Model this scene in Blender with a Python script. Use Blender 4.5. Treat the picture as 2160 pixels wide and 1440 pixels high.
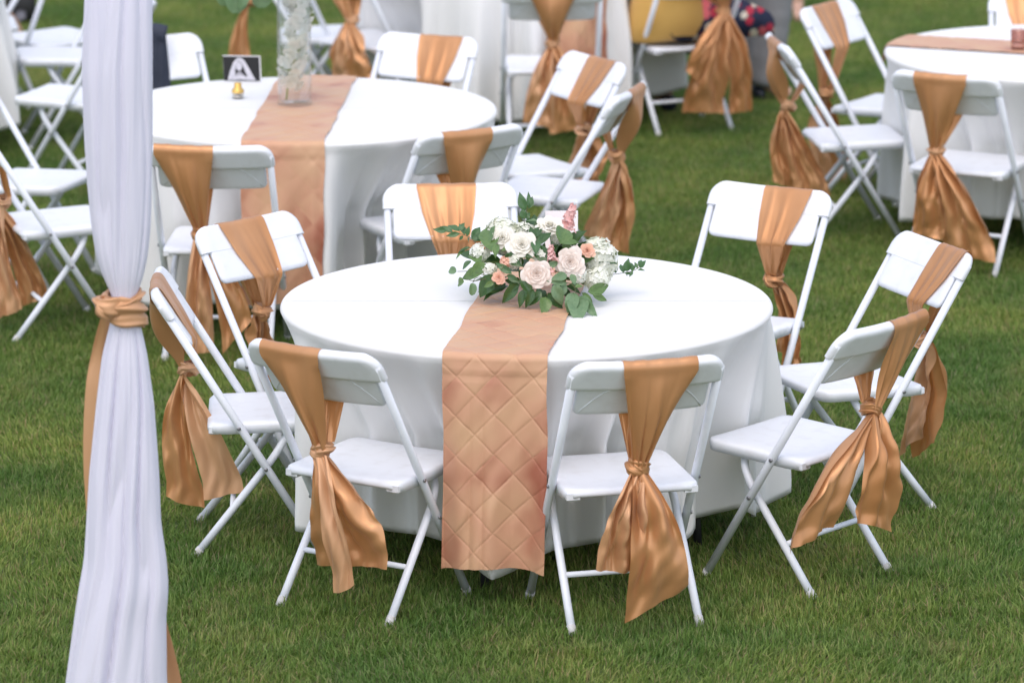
import bpy, bmesh, math, random
import numpy as np
from mathutils import Vector, Matrix
PI = math.pi
R_ = math.radians
scn = bpy.context.scene
for o in list(bpy.data.objects):
    bpy.data.objects.remove(o)

# ------------------------------------------------------------------ camera
F_PX, CAM_H, CAM_D, PITCH = 9006.5, 3.592, 12.871, 0.22686
cam_data = bpy.data.cameras.new('camera')
cam = bpy.data.objects.new('camera', cam_data)
scn.collection.objects.link(cam)
cam.location = (0, -CAM_D, CAM_H)
cam.rotation_euler = (PI / 2 - PITCH, 0, 0)
cam_data.sensor_fit = 'HORIZONTAL'
cam_data.sensor_width = 36.0
cam_data.lens = F_PX / 2160 * 36
cam_data.clip_start = 0.5
cam_data.clip_end = 900
cam_data.dof.use_dof = True
cam_data.dof.focus_distance = 12.95
cam_data.dof.aperture_fstop = 3.6
scn.camera = cam

# ------------------------------------------------------------------ sky and sun (open shade under a bright sky)
SUN_EL, SUN_AZ = R_(60), R_(-172)         # azimuth: clockwise from +y (away from the camera); from the left, behind the camera
world = bpy.data.worlds.new('World')
scn.world = world
world.use_nodes = True
wn = world.node_tree.nodes
bg = wn['Background']
sky = wn.new('ShaderNodeTexSky')
sky.sky_type = 'NISHITA'
sky.sun_disc = False
sky.sun_elevation = SUN_EL
sky.sun_rotation = SUN_AZ
sky.air_density = 1.0
sky.dust_density = 3.0
sky.ozone_density = 1.0
world.node_tree.links.new(sky.outputs['Color'], bg.inputs['Color'])
bg.inputs['Strength'].default_value = 0.15
sl = bpy.data.lights.new('sun', 'SUN')
sl.energy = 1.5
sl.angle = R_(175)
sl.color = (1.0, 0.965, 0.92)
sun = bpy.data.objects.new('sun', sl)
scn.collection.objects.link(sun)
sd = Vector((math.sin(SUN_AZ) * math.cos(SUN_EL), math.cos(SUN_AZ) * math.cos(SUN_EL), math.sin(SUN_EL)))
sun.rotation_euler = sd.to_track_quat('Z', 'Y').to_euler()
scn.view_settings.view_transform = 'Standard'
scn.view_settings.look = 'None'
scn.view_settings.exposure = 0.45
scn.view_settings.gamma = 1.0
scn.view_settings.use_curve_mapping = False
scn.render.engine = 'CYCLES'
scn.cycles.use_denoising = True
scn.cycles.max_bounces = 8
scn.cycles.transparent_max_bounces = 12
scn.cycles.caustics_reflective = False
scn.cycles.caustics_refractive = False

COL = scn.collection
SOIL = -0.022                              # soil level; z = 0 is where feet show above the turf

# ------------------------------------------------------------------ helpers
def project_ray(px, py):
    """origin and direction through a point of the 2160 x 1440 photograph"""
    cp, sp = math.cos(PITCH), math.sin(PITCH)
    w = np.array([0, cp, -sp]); u = np.array([0, sp, cp]); r = np.array([1., 0, 0])
    d = w + r * (px - 1080) / F_PX - u * (py - 720) / F_PX
    return np.array([0, -CAM_D, CAM_H]), d

def at_z(px, py, z):
    c, d = project_ray(px, py); return c + d * ((z - c[2]) / d[2])

def at_y(px, py, y):
    c, d = project_ray(px, py); return c + d * ((y - c[1]) / d[1])

def mesh_obj(name, verts, faces, material=None, parent=None, smooth=True, mats=None):
    me = bpy.data.meshes.new(name)
    me.from_pydata([tuple(map(float, v)) for v in verts], [], [tuple(int(i) for i in f) for f in faces])
    if material is not None:
        me.materials.append(material)
    if smooth:
        me.polygons.foreach_set('use_smooth', [True] * len(me.polygons))
    me.update()
    o = bpy.data.objects.new(name, me)
    COL.objects.link(o)
    if parent is not None:
        o.parent = parent
    return o

def tag(o, label, cat, group=None, kind=None):
    o['label'] = label
    if cat: o['category'] = cat
    if group: o['group'] = group
    if kind: o['kind'] = kind
    return o

def thing(name, label, cat, loc=(0, 0, 0), rz=0.0, group=None):
    o = bpy.data.objects.new(name, None)
    o.empty_display_size = 0.1
    COL.objects.link(o)
    o.location = loc
    o.rotation_euler = (0, 0, rz)
    return tag(o, label, cat, group)

class MB:
    """collects pieces of ONE mesh"""
    def __init__(s): s.v = []; s.f = []
    def add(s, v, f):
        b = len(s.v); s.v.extend([tuple(p) for p in v]); s.f.extend([tuple(i + b for i in q) for q in f]); return s
    def build(s, name, m, parent=None, smooth=True): return mesh_obj(name, s.v, s.f, m, parent, smooth)

def grid(P, closed=False):
    """P: (nu, nv, 3) array -> verts, faces; closed wraps along v"""
    nu, nv = P.shape[:2]
    f = []
    m = nv if closed else nv - 1
    for i in range(nu - 1):
        for j in range(m):
            k = (j + 1) % nv
            f.append((i * nv + j, i * nv + k, (i + 1) * nv + k, (i + 1) * nv + j))
    return P.reshape(-1, 3), f

def loft(secs, cap=True):
    P = np.array(secs, float)
    v, f = grid(P, True)
    n = P.shape[1]
    if cap:
        f.append(tuple(range(n - 1, -1, -1)))
        b = (P.shape[0] - 1) * n
        f.append(tuple(range(b, b + n)))
    return v, f

def tube(path, r, n=10, cap=True):
    path = np.array(path, float)
    rr = np.full(len(path), r) if np.isscalar(r) else np.array(r, float)
    T = np.gradient(path, axis=0)
    T /= np.linalg.norm(T, axis=1)[:, None] + 1e-12
    a = np.array([1., 0, 0]) if abs(T[0][0]) < .9 else np.array([0, 1., 0])
    nrm = np.cross(T[0], a); nrm /= np.linalg.norm(nrm)
    secs = []
    for p, t, q in zip(path, T, rr):
        nrm = nrm - t * (nrm @ t); nrm /= np.linalg.norm(nrm)
        b = np.cross(t, nrm)
        secs.append([p + q * (math.cos(k * 2 * PI / n) * nrm + math.sin(k * 2 * PI / n) * b) for k in range(n)])
    return loft(secs, cap)

def smooth_path(pts, n=24):
    """Catmull-Rom through the points"""
    p = np.array(pts, float)
    p = np.vstack([2 * p[0] - p[1], p, 2 * p[-1] - p[-2]])
    m = len(p) - 3
    out = []
    for k in range(n):
        x = k / (n - 1) * m
        i = min(int(x), m - 1); t = x - i
        a, b, c, d = p[i], p[i + 1], p[i + 2], p[i + 3]
        out.append(.5 * (2 * b + (c - a) * t + (2 * a - 5 * b + 4 * c - d) * t * t + (3 * b - a - 3 * c + d) * t ** 3))
    return np.array(out)

def box(cx, cy, cz, sx, sy, sz):
    v = [(cx + a * sx / 2, cy + b * sy / 2, cz + c * sz / 2) for a in (-1, 1) for b in (-1, 1) for c in (-1, 1)]
    return v, [(0, 1, 3, 2), (4, 6, 7, 5), (0, 4, 5, 1), (2, 3, 7, 6), (0, 2, 6, 4), (1, 5, 7, 3)]

def lathe(prof, n=32):
    P = np.array([[(r * math.cos(k * 2 * PI / n), r * math.sin(k * 2 * PI / n), z) for k in range(n)] for r, z in prof])
    return grid(P, True)

class Wob:
    """cheap smooth 1-D / 2-D noise from a few sines"""
    def __init__(s, seed, n=5, f0=1.0):
        g = np.random.RandomState(seed)
        s.k = g.uniform(.6, 2.2, (n, 2)) * f0 * np.array([1, 1]) * (1.0 + np.arange(n))[:, None] ** .7
        s.p = g.uniform(0, 2 * PI, n); s.a = 1 / (1.0 + np.arange(n)) ** .8
        s.a /= s.a.sum()
    def __call__(s, x, y=0.0):
        return sum(a * np.sin(k[0] * x + k[1] * y + p) for a, k, p in zip(s.a, s.k, s.p))

# ------------------------------------------------------------------ materials
def mat(name, base, rough=.5, base2=None, nscale=6.0, bump=0.0, bscale=200.0, spec=.5, sheen=0.0, transl=0.0, transl_col=None,
        coat=0.0, metallic=0.0, stretch=None, detail=4.0, ramp=(.35, .65)):
    m = bpy.data.materials.new(name)
    m.use_nodes = True
    nt = m.node_tree; N = nt.nodes; L = nt.links
    b = N['Principled BSDF']
    b.inputs['Base Color'].default_value = (*base, 1)
    b.inputs['Roughness'].default_value = rough
    b.inputs['Specular IOR Level'].default_value = spec
    b.inputs['Sheen Weight'].default_value = sheen
    b.inputs['Coat Weight'].default_value = coat
    b.inputs['Metallic'].default_value = metallic
    tc = N.new('ShaderNodeTexCoord')
    src = tc.outputs['Object']
    if stretch:
        mp = N.new('ShaderNodeMapping'); mp.inputs['Scale'].default_value = stretch
        L.new(src, mp.inputs['Vector']); src = mp.outputs['Vector']
    colour = None
    if base2 is not None:
        nz = N.new('ShaderNodeTexNoise'); nz.inputs['Scale'].default_value = nscale; nz.inputs['Detail'].default_value = detail
        L.new(src, nz.inputs['Vector'])
        cr = N.new('ShaderNodeValToRGB')
        cr.color_ramp.elements[0].position = ramp[0]; cr.color_ramp.elements[0].color = (*base, 1)
        cr.color_ramp.elements[1].position = ramp[1]; cr.color_ramp.elements[1].color = (*base2, 1)
        L.new(nz.outputs['Fac'], cr.inputs['Fac'])
        colour = cr.outputs['Color']
        L.new(colour, b.inputs['Base Color'])
    if bump > 0:
        nb = N.new('ShaderNodeTexNoise'); nb.inputs['Scale'].default_value = bscale; nb.inputs['Detail'].default_value = 3
        L.new(src, nb.inputs['Vector'])
        bp = N.new('ShaderNodeBump'); bp.inputs['Strength'].default_value = bump; bp.inputs['Distance'].default_value = .002
        L.new(nb.outputs['Fac'], bp.inputs['Height']); L.new(bp.outputs['Normal'], b.inputs['Normal'])
    if transl > 0:
        t = N.new('ShaderNodeBsdfTranslucent')
        t.inputs['Color'].default_value = (*(transl_col or base), 1)
        if colour is not None and transl_col is None: L.new(colour, t.inputs['Color'])
        mx = N.new('ShaderNodeMixShader'); mx.inputs['Fac'].default_value = transl
        L.new(b.outputs[0], mx.inputs[1]); L.new(t.outputs[0], mx.inputs[2])
        L.new(mx.outputs[0], N['Material Output'].inputs['Surface'])
    return m

M = {}
M['plastic'] = mat('white_plastic', (.77, .79, .835), .40, (.70, .71, .74), 22, .22, 420, detail=9, ramp=(.50, .80))
M['steel'] = mat('white_painted_steel', (.75, .78, .84), .34, (.70, .73, .80), 14, .05, 500)
M['cap'] = mat('white_rubber_cap', (.66, .66, .68), .6, (.5, .5, .48), 30)
M['bolt'] = mat('zinc_bolt', (.30, .30, .32), .4, metallic=.8)
M['satin'] = mat('copper_satin', (.53, .245, .095), .34, (.64, .33, .155), 5, .06, 500, spec=.6, sheen=.1, metallic=.36, transl=.16, transl_col=(.85, .36, .09), stretch=(1, 1, .35))
M['satin_back'] = mat('copper_satin_reverse', (.64, .345, .175), .42, (.69, .40, .225), 6, .10, 500, spec=.5, sheen=.1, metallic=.22, transl=.16, transl_col=(.85, .38, .12), stretch=(1, 1, .35))
M['soil'] = mat('turf_soil', (.070, .105, .030), .95, (.12, .13, .055), 5)
M['table_leg'] = mat('black_painted_steel', (.02, .02, .022), .4)
M['table_top'] = mat('table_plywood', (.35, .24, .14), .55, (.28, .18, .10), 8)

def cloth_white():
    m = mat('white_polyester_cloth', (.86, .86, .855), .72, (.83, .83, .83), 3, .12, 700, spec=.25, sheen=.2, transl=.10, transl_col=(.85, .86, .84))
    # pressed-in storage creases: two crossing ridges on the top, fine relief only
    N = m.node_tree.nodes; L = m.node_tree.links
    tc = N.new('ShaderNodeTexCoord'); sp = N.new('ShaderNodeSeparateXYZ'); L.new(tc.outputs['Object'], sp.inputs[0])
    def ridge(sock):
        a = N.new('ShaderNodeMath'); a.operation = 'ABSOLUTE'; L.new(sock, a.inputs[0])
        s = N.new('ShaderNodeMapRange'); s.inputs['From Min'].default_value = 0; s.inputs['From Max'].default_value = .005
        s.inputs['To Min'].default_value = 1; s.inputs['To Max'].default_value = 0
        L.new(a.outputs[0], s.inputs['Value']); return s.outputs[0]
    mx = N.new('ShaderNodeMath'); mx.operation = 'MAXIMUM'
    L.new(ridge(sp.outputs['X']), mx.inputs[0]); L.new(ridge(sp.outputs['Y']), mx.inputs[1])
    bp = N.new('ShaderNodeBump'); bp.inputs['Strength'].default_value = .9; bp.inputs['Distance'].default_value = .005
    L.new(mx.outputs[0], bp.inputs['Height'])
    b = N['Principled BSDF']
    old = [n for n in N if n.type == 'BUMP' and n is not bp][0]
    L.new(old.outputs['Normal'], bp.inputs['Normal']); L.new(bp.outputs['Normal'], b.inputs['Normal'])
    return m
M['cloth'] = cloth_white()
M['drape'] = mat('white_voile_drape', (.82, .81, .92), .7, (.80, .79, .905), 4, .10, 500, spec=.25, sheen=.15, transl=.22, transl_col=(.78, .76, .90))

def taffeta():
    m = mat('rose_copper_taffeta', (.57, .315, .205), .46, (.62, .365, .235), 3.2, .12, 260, spec=.35, sheen=.08, stretch=(1, 1, 3))
    N = m.node_tree.nodes; L = m.node_tree.links; b = N['Principled BSDF']
    tc = N.new('ShaderNodeTexCoord')
    # shot silk's red sheen painted into the colour, one value per quilted lozenge
    at = N.new('ShaderNodeAttribute'); at.attribute_name = 'tint'
    nz = N.new('ShaderNodeTexNoise'); nz.inputs['Scale'].default_value = 5.5; nz.inputs['Detail'].default_value = 2
    L.new(tc.outputs['Object'], nz.inputs['Vector'])
    ad = N.new('ShaderNodeMath'); ad.operation = 'ADD'
    L.new(at.outputs['Fac'], ad.inputs[0]); L.new(nz.outputs['Fac'], ad.inputs[1])
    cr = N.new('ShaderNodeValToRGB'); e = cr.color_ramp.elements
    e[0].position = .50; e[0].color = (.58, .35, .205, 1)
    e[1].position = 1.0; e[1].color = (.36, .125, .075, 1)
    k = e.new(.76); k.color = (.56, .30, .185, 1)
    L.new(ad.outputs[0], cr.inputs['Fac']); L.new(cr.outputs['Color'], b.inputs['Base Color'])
    return m
M['taffeta'] = taffeta()

def grass_mat():
    m = bpy.data.materials.new('grass_blades'); m.use_nodes = True
    nt = m.node_tree; N = nt.nodes; L = nt.links; b = N['Principled BSDF']
    at = N.new('ShaderNodeAttribute'); at.attribute_name = 'tint'
    cr = N.new('ShaderNodeValToRGB'); e = cr.color_ramp.elements
    e[0].position = 0; e[0].color = (.076, .150, .032, 1)
    e[1].position = 1; e[1].color = (.38, .33, .20, 1)
    for p, c in ((.45, (.158, .258, .058)), (.84, (.275, .370, .115)), (.92, (.30, .27, .14))):
        k = e.new(p); k.color = (*c, 1)
    L.new(at.outputs['Fac'], cr.inputs['Fac'])
    geo = N.new('ShaderNodeNewGeometry')
    nz = N.new('ShaderNodeTexNoise'); nz.inputs['Scale'].default_value = 1.5; nz.inputs['Detail'].default_value = 5
    L.new(geo.outputs['Position'], nz.inputs['Vector'])
    c2 = N.new('ShaderNodeValToRGB'); e = c2.color_ramp.elements
    e[0].position = .36; e[0].color = (.74, .88, .74, 1)
    e[1].position = .70; e[1].color = (1.62, 1.34, 1.15, 1)
    L.new(nz.outputs['Fac'], c2.inputs['Fac'])
    mx = N.new('ShaderNodeMix'); mx.data_type = 'RGBA'; mx.blend_type = 'MULTIPLY'; mx.inputs['Factor'].default_value = 1
    L.new(cr.outputs['Color'], mx.inputs['A']); L.new(c2.outputs['Color'], mx.inputs['B'])
    n3 = N.new('ShaderNodeTexNoise'); n3.inputs['Scale'].default_value = 3.1; n3.inputs['Detail'].default_value = 6; n3.inputs['Roughness'].default_value = .65
    L.new(geo.outputs['Position'], n3.inputs['Vector'])
    mr = N.new('ShaderNodeMapRange'); mr.inputs['From Min'].default_value = .56; mr.inputs['From Max'].default_value = .74; mr.inputs['To Max'].default_value = .50
    L.new(n3.outputs['Fac'], mr.inputs['Value'])
    m2 = N.new('ShaderNodeMix'); m2.data_type = 'RGBA'; L.new(mr.outputs[0], m2.inputs['Factor'])       # worn, dry patches
    L.new(mx.outputs['Result'], m2.inputs['A']); m2.inputs['B'].default_value = (.30, .27, .13, 1)
    mx = m2
    L.new(mx.outputs['Result'], b.inputs['Base Color'])
    b.inputs['Roughness'].default_value = .5; b.inputs['Specular IOR Level'].default_value = .35
    t = N.new('ShaderNodeBsdfTranslucent'); L.new(mx.outputs['Result'], t.inputs['Color'])
    ms = N.new('ShaderNodeMixShader'); ms.inputs['Fac'].default_value = .45
    L.new(b.outputs[0], ms.inputs[1]); L.new(t.outputs[0], ms.inputs[2]); L.new(ms.outputs[0], N['Material Output'].inputs['Surface'])
    return m
M['grass'] = grass_mat()

def glass(name, col=(1, 1, 1), rough=.02):
    m = bpy.data.materials.new(name); m.use_nodes = True
    N = m.node_tree.nodes; L = m.node_tree.links
    t = N.new('ShaderNodeBsdfTransparent'); t.inputs['Color'].default_value = (*col, 1)
    gl = N.new('ShaderNodeBsdfGlossy'); gl.inputs['Roughness'].default_value = rough
    lw = N.new('ShaderNodeLayerWeight'); lw.inputs['Blend'].default_value = .5
    pw = N.new('ShaderNodeMath'); pw.operation = 'POWER'; pw.inputs[1].default_value = 4.5; L.new(lw.outputs['Facing'], pw.inputs[0])
    fr = N.new('ShaderNodeMath'); fr.operation = 'MULTIPLY_ADD'; fr.inputs[1].default_value = .75; fr.inputs[2].default_value = .07; L.new(pw.outputs[0], fr.inputs[0])
    mx = N.new('ShaderNodeMixShader')
    L.new(fr.outputs[0], mx.inputs['Fac']); L.new(t.outputs[0], mx.inputs[1]); L.new(gl.outputs[0], mx.inputs[2])
    L.new(mx.outputs[0], N['Material Output'].inputs['Surface'])
    return m
M['glass'] = glass('clear_glass', (.985, .992, .99))
M['rose_glass'] = glass('rose_glass', (.80, .60, .54), .15)
M['gold'] = mat('gold_foil', (.78, .52, .16), .35, (.62, .38, .10), 40, metallic=.7)
M['card_white'] = mat('white_card', (.84, .83, .86), .6)
M['card_black'] = mat('black_print', (.008, .008, .009), .5)
M['print_white'] = mat('print_white', (.70, .69, .74), .55, (.55, .54, .60), 60)
M['print_grey'] = mat('print_grey', (.30, .29, .33), .55, (.42, .41, .45), 80)

# ------------------------------------------------------------------ ground and turf
gv = [(-400, -60, SOIL), (400, -60, SOIL), (400, 600, SOIL), (-400, 600, SOIL)]
ground = mesh_obj('ground', gv, [(0, 1, 2, 3)], M['soil'], smooth=False)
tag(ground, 'dark soil of the lawn under the turf', 'ground', kind='structure')

PATCH = 0.4
def grass_patch(seed, n=3300):
    g = np.random.RandomState(seed)
    x = g.uniform(-PATCH / 2 - .02, PATCH / 2 + .02, n); y = g.uniform(-PATCH / 2 - .02, PATCH / 2 + .02, n)
    clump = .5 + .5 * np.sin(x * 31 + seed) * np.sin(y * 27 + 2 * seed) + .35 * np.sin(x * 71 + y * 53)
    ln = (.027 + .030 * g.rand(n) ** 2.2) * (.85 + .28 * clump)
    az = g.uniform(0, 2 * PI, n) + .0
    lean = g.uniform(.15, .95, n) * ln
    w = g.uniform(.0012, .0025, n)
    dx, dy = np.cos(az) * lean + .006, np.sin(az) * lean
    sx, sy = -np.sin(az + g.uniform(-.8, .8, n)), np.cos(az)
    h = np.sqrt(np.maximum(ln ** 2 - lean ** 2 * .85, (.30 * ln) ** 2))
    V = np.empty((n, 5, 3))
    for k, (f, ww) in enumerate(((0, 1), (0, -1), (.55, .8), (.55, -.8), (1, 0))):
        bend = f ** 1.7
        V[:, k, 0] = x + dx * bend + sx * w * ww; V[:, k, 1] = y + dy * bend + sy * w * ww; V[:, k, 2] = h * f * (1 - .12 * f)
    b = np.arange(n)[:, None] * 5
    F = np.concatenate([b + np.array([[0, 1, 3]]), b + np.array([[0, 3, 2]]), b + np.array([[2, 3, 4]])])
    me = bpy.data.meshes.new('grass_patch')
    me.from_pydata(V.reshape(-1, 3).tolist(), [], F.tolist())
    t = np.clip(.40 + .30 * g.randn(n) + .14 * clump, 0, .87); dry = g.rand(n) < .09
    t[dry] = g.uniform(.9, 1.0, dry.sum())
    a = me.attributes.new('tint', 'FLOAT', 'POINT'); a.data.foreach_set('value', np.repeat(t, 5).astype('f'))
    me.materials.append(M['grass'])
    return bpy.data.objects.new('grass_patch', me)

gc = bpy.data.collections.new('grass_patches')
for s in range(4):
    gc.objects.link(grass_patch(11 + s))
gp = []
gr = np.random.RandomState(5)
yy = -3.4
while yy < 15:
    half = 2.3 + (yy + 3.4) * .13
    k = int(half / PATCH) + 1
    for i in range(-k, k + 1):
        gp.append((i * PATCH + gr.uniform(-.02, .02), yy + gr.uniform(-.02, .02), SOIL))
    yy += PATCH
gm = bpy.data.meshes.new('grass'); gm.from_pydata(gp, [], [])
grass = bpy.data.objects.new('grass', gm); COL.objects.link(grass)
tag(grass, 'short mown green lawn grass under the tables and chairs', 'grass', kind='stuff')
ng = bpy.data.node_groups.new('grass_scatter', 'GeometryNodeTree')
ng.interface.new_socket('Geometry', in_out='INPUT', socket_type='NodeSocketGeometry')
ng.interface.new_socket('Geometry', in_out='OUTPUT', socket_type='NodeSocketGeometry')
gi = ng.nodes.new('NodeGroupInput'); go = ng.nodes.new('NodeGroupOutput')
iop = ng.nodes.new('GeometryNodeInstanceOnPoints')
ci = ng.nodes.new('GeometryNodeCollectionInfo'); ci.inputs['Collection'].default_value = gc
ci.inputs['Separate Children'].default_value = True; ci.inputs['Reset Children'].default_value = True
rv = ng.nodes.new('FunctionNodeRandomValue'); rv.data_type = 'INT'
rv.inputs[4].default_value = 0; rv.inputs[5].default_value = 3
mu = ng.nodes.new('ShaderNodeMath'); mu.operation = 'MULTIPLY'; mu.inputs[1].default_value = PI / 2
cx = ng.nodes.new('ShaderNodeCombineXYZ'); er = ng.nodes.new('FunctionNodeEulerToRotation')
ng.links.new(gi.outputs[0], iop.inputs['Points']); ng.links.new(ci.outputs[0], iop.inputs['Instance'])
iop.inputs['Pick Instance'].default_value = True
ng.links.new(rv.outputs[2], mu.inputs[0]); ng.links.new(mu.outputs[0], cx.inputs['Z'])
ng.links.new(cx.outputs[0], er.inputs[0]); ng.links.new(er.outputs[0], iop.inputs['Rotation'])
ng.links.new(iop.outputs[0], go.inputs[0])
grass.modifiers.new('scatter', 'NODES').node_group = ng

# ------------------------------------------------------------------ folding chair (faces local +y)
BT_Y, FF_Y, RF_Y, SEAT_Z = -.317, .182, -.188, .412
E_UP = np.array([0, BT_Y - FF_Y, .8]); E_UP /= np.linalg.norm(E_UP)     # up along the back
E_N = np.array([0, E_UP[2], -E_UP[1]])                                  # out of the front face
TOP = np.array([0, BT_Y, .8])
def back_pt(x, v, d):
    """x across, v metres down the slope from the top, d metres out of the front face"""
    return TOP + np.array([x, 0, 0]) - E_UP * v + E_N * (d + .012 * (x / .22) ** 2)

def slab_rows(rows, nx=14):
    """rows: (v, halfwidth, d_front, d_back) -> loft of rounded sections"""
    secs = []
    for v, w, df, db in rows:
        s = []
        r = abs(df - db) / 2; mid = (df + db) / 2
        wi = max(w - r, .001)
        for k in range(nx + 1): s.append(back_pt(-wi + 2 * wi * k / nx, v, df))
        for k in range(1, 4): a = PI / 2 - k * PI / 4; s.append(back_pt(wi + r * math.cos(a), v, mid + r * math.sin(a)))
        for k in range(nx + 1): s.append(back_pt(wi - 2 * wi * k / nx, v, db))
        for k in range(1, 4): a = -PI / 2 - k * PI / 4; s.append(back_pt(-wi + r * math.cos(a), v, mid + r * math.sin(a)))
        secs.append(s)
    return loft(secs)

def build_chair():
    t = bpy.data.objects.new('folding_chair', None); t.empty_display_size = .1; COL.objects.link(t)
    # lower panel of the backrest
    rows = []
    for v in (.05, .09, .13, .165, .178, .186, .191, .194):
        k = max(0, (v - .172) / .022)
        w = .199 - .022 * (1 - math.sqrt(max(0, 1 - k * k)))
        e = .007 * max(0, (v - .186) / .008)
        rows.append((v, w, .013 - e, -.005 + e * .6))
    back = MB(); back.add(*slab_rows(rows))
    for s in (-1, 1):      # moulded arcs on the rear face
        back.add(*tube([back_pt(s * (.05 + .135 * a), .075 + .11 * a ** 2, -.0055) for a in np.linspace(0, 1, 9)], .0016, 5))
    bo = back.build('backrest', M['plastic'], t)
    # rounded top band that caps the tubes
    rows = []
    for v in (-.010, -.008, -.004, .002, .010, .020, .032, .045, .058, .070, .078, .082, .084):
        q = v + .010
        k = max(0, 1 - q / .062)
        w = .234 - .062 * (1 - math.sqrt(max(0, 1 - k * k)))
        th = .017 * math.sqrt(max(.02, 1 - max(0, 1 - q / .014) ** 2))
        if v > .078: th -= (v - .078) * .6
        rows.append((v, w, min(.0135, .002 + th), -.001 - th))
    MB().add(*slab_rows(rows)).build('top_band', M['plastic'], bo)
    # seat
    rows = []
    NY = 26
    for i in range(NY):
        y = -.160 + .378 * i / (NY - 1)
        df, dr = .218 - y, y + .160
        w = .203
        if df < .055: w -= .055 * (1 - math.sqrt(max(0, 1 - (1 - df / .055) ** 2)))
        if dr < .03: w -= .03 * (1 - math.sqrt(max(0, 1 - (1 - dr / .03) ** 2)))
        zt = SEAT_Z - .012 * (1 - (y + .16) / .378)
        e = min(df, dr); rd = .008 * max(0, 1 - e / .012) ** 2
        th = .034 - .010 * max(0, 1 - dr / .05)
        s = []
        wi = max(w - .009, .004)
        dish = lambda x: -.0035 * max(0, 1 - (x / .17) ** 2) * (1 if .02 < e else e / .02)
        for k in range(13):
            x = -wi + 2 * wi * k / 12; s.append((x, y, zt - rd + dish(x)))
        s += [(w - .003, y, zt - .003 - rd), (w, y, zt - .010 - rd * .5), (w - .001, y, zt - th)]
        for k in range(5): s.append((wi - 2 * wi * k / 4, y, zt - th + rd * .5))
        s += [(-w + .001, y, zt - th), (-w, y, zt - .010 - rd * .5), (-w + .003, y, zt - .003 - rd)]
        rows.append(s)
    seat = MB().add(*loft(rows)).build('seat', M['plastic'], t)
    for s in (-1, 1):
        MB().add(*loft([[(s * .178 + a * (.020 - c), -.138 + b * (.018 - c), z) for a, b in ((-1, -1), (1, -1), (1, 1), (-1, 1))]
                        for z, c in ((.366, .006), (.371, 0), (.390, 0))])).build('hinge_block', M['plastic'], seat, smooth=False)
    # legs
    for s in (-1, 1):
        x = s * .2175
        a = back_pt(x, .03, -.004); d = np.array([x, FF_Y, 0.]) - np.array([x, BT_Y, .8])
        foot = np.array([x, FF_Y, 0.]) + d / .8 * (-SOIL)
        fl = MB().add(*tube([a, a + (foot - a) * .5, foot], .0126, 12)).build('front_leg', M['steel'], t)
        u = d / np.linalg.norm(d)
        MB().add(*tube([foot - u * .032, foot + u * .001], .0142, 12)).build('foot_cap', M['cap'], fl)
        for z in (.262, .392):
            p = np.array([x, BT_Y + (FF_Y - BT_Y) * (.8 - z) / .8, z])
            MB().add(*tube([p + (s * .011, 0, 0), p + (s * .0150, 0, 0), p + (s * .0158, 0, 0)], [.0062, .0062, .003], 10)).build('bolt', M['bolt'], fl)
        r0 = np.array([s * .188, .020, .262]); r1 = np.array([s * .1925, RF_Y, 0.]); dr = (r1 - r0) / .262
        foot = r1 + dr * (-SOIL)
        path = np.vstack([smooth_path([(s * .150, .085, .386), (s * .163, .085, .368), (s * .180, .070, .335), (s * .187, .045, .296), r0], 14), r0 + (foot - r0) * np.array([[.3], [.6], [1.]])])
        rl = MB().add(*tube(path, .0122, 12)).build('rear_leg', M['steel'], t)
        u = dr / np.linalg.norm(dr)
        MB().add(*tube([foot - u * .032, foot + u * .001], .0140, 12)).build('foot_cap', M['cap'], rl)
    z = .128; y = .020 + (RF_Y - .020) * (.262 - z) / .262
    MB().add(*tube([(-.19, y, z), (.19, y, z)], .0088, 10)).build('cross_bar', M['steel'], t)
    z = .372
    MB().add(*tube([(-.158, .086, z), (.158, .086, z)], .0085, 10)).build('seat_bar', M['steel'], t)
    return t

def copy_tree(o, parent=None):
    c = o.copy(); COL.objects.link(c)
    if parent is not None: c.parent = parent
    for ch in list(o.children):
        copy_tree(ch, c)
    return c

CHAIR = dict(  # x, y, heading
 A=(.311, -.759, .253), B=(-.418, -.638, -.553), C=(.872, -.365, .860), D=(1.089, .462, 2.01), E=(.745, 1.264, 2.621), F=(-.785, .035, -1.52),
 G=(-.660, .750, 3.976), H=(-.188, 1.271, 3.229), J=(-1.072, 2.619, -.072), K=(-.309, 2.911, .554), M=(.165, 3.62, 1.26), N=(.083, 4.139, 2.118),
 O=(-.473, 4.601, 2.704), P=(-1.395, 4.568, -2.702), L1=(-1.745, 3.0, -1.22), L2=(-1.928, 3.837, -1.9), U=(1.412, 4.80, -1.433), V=(1.634, 5.608, -2.152),
 W=(1.852, 4.173, -.45), X=(2.341, 5.761, 3.077), S=(.176, 6.649, .029), T=(.795, 7.323, .408), Q=(-.678, 7.378, -.73), Q2=(-.961, 7.59, -1.5),
 L3=(-1.94, 5.81, 1.257), L4=(-2.10, 6.95, 1.75), L5=(-2.186, 7.448, .70), L6=(-2.60, 7.95, 1.75))
GRP = dict(f='chairs around the flower table', v='chairs around the vase table', r='chairs around the table at the upper right', b='chairs around the far guest table', l='chairs around the table at the left edge')
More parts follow.
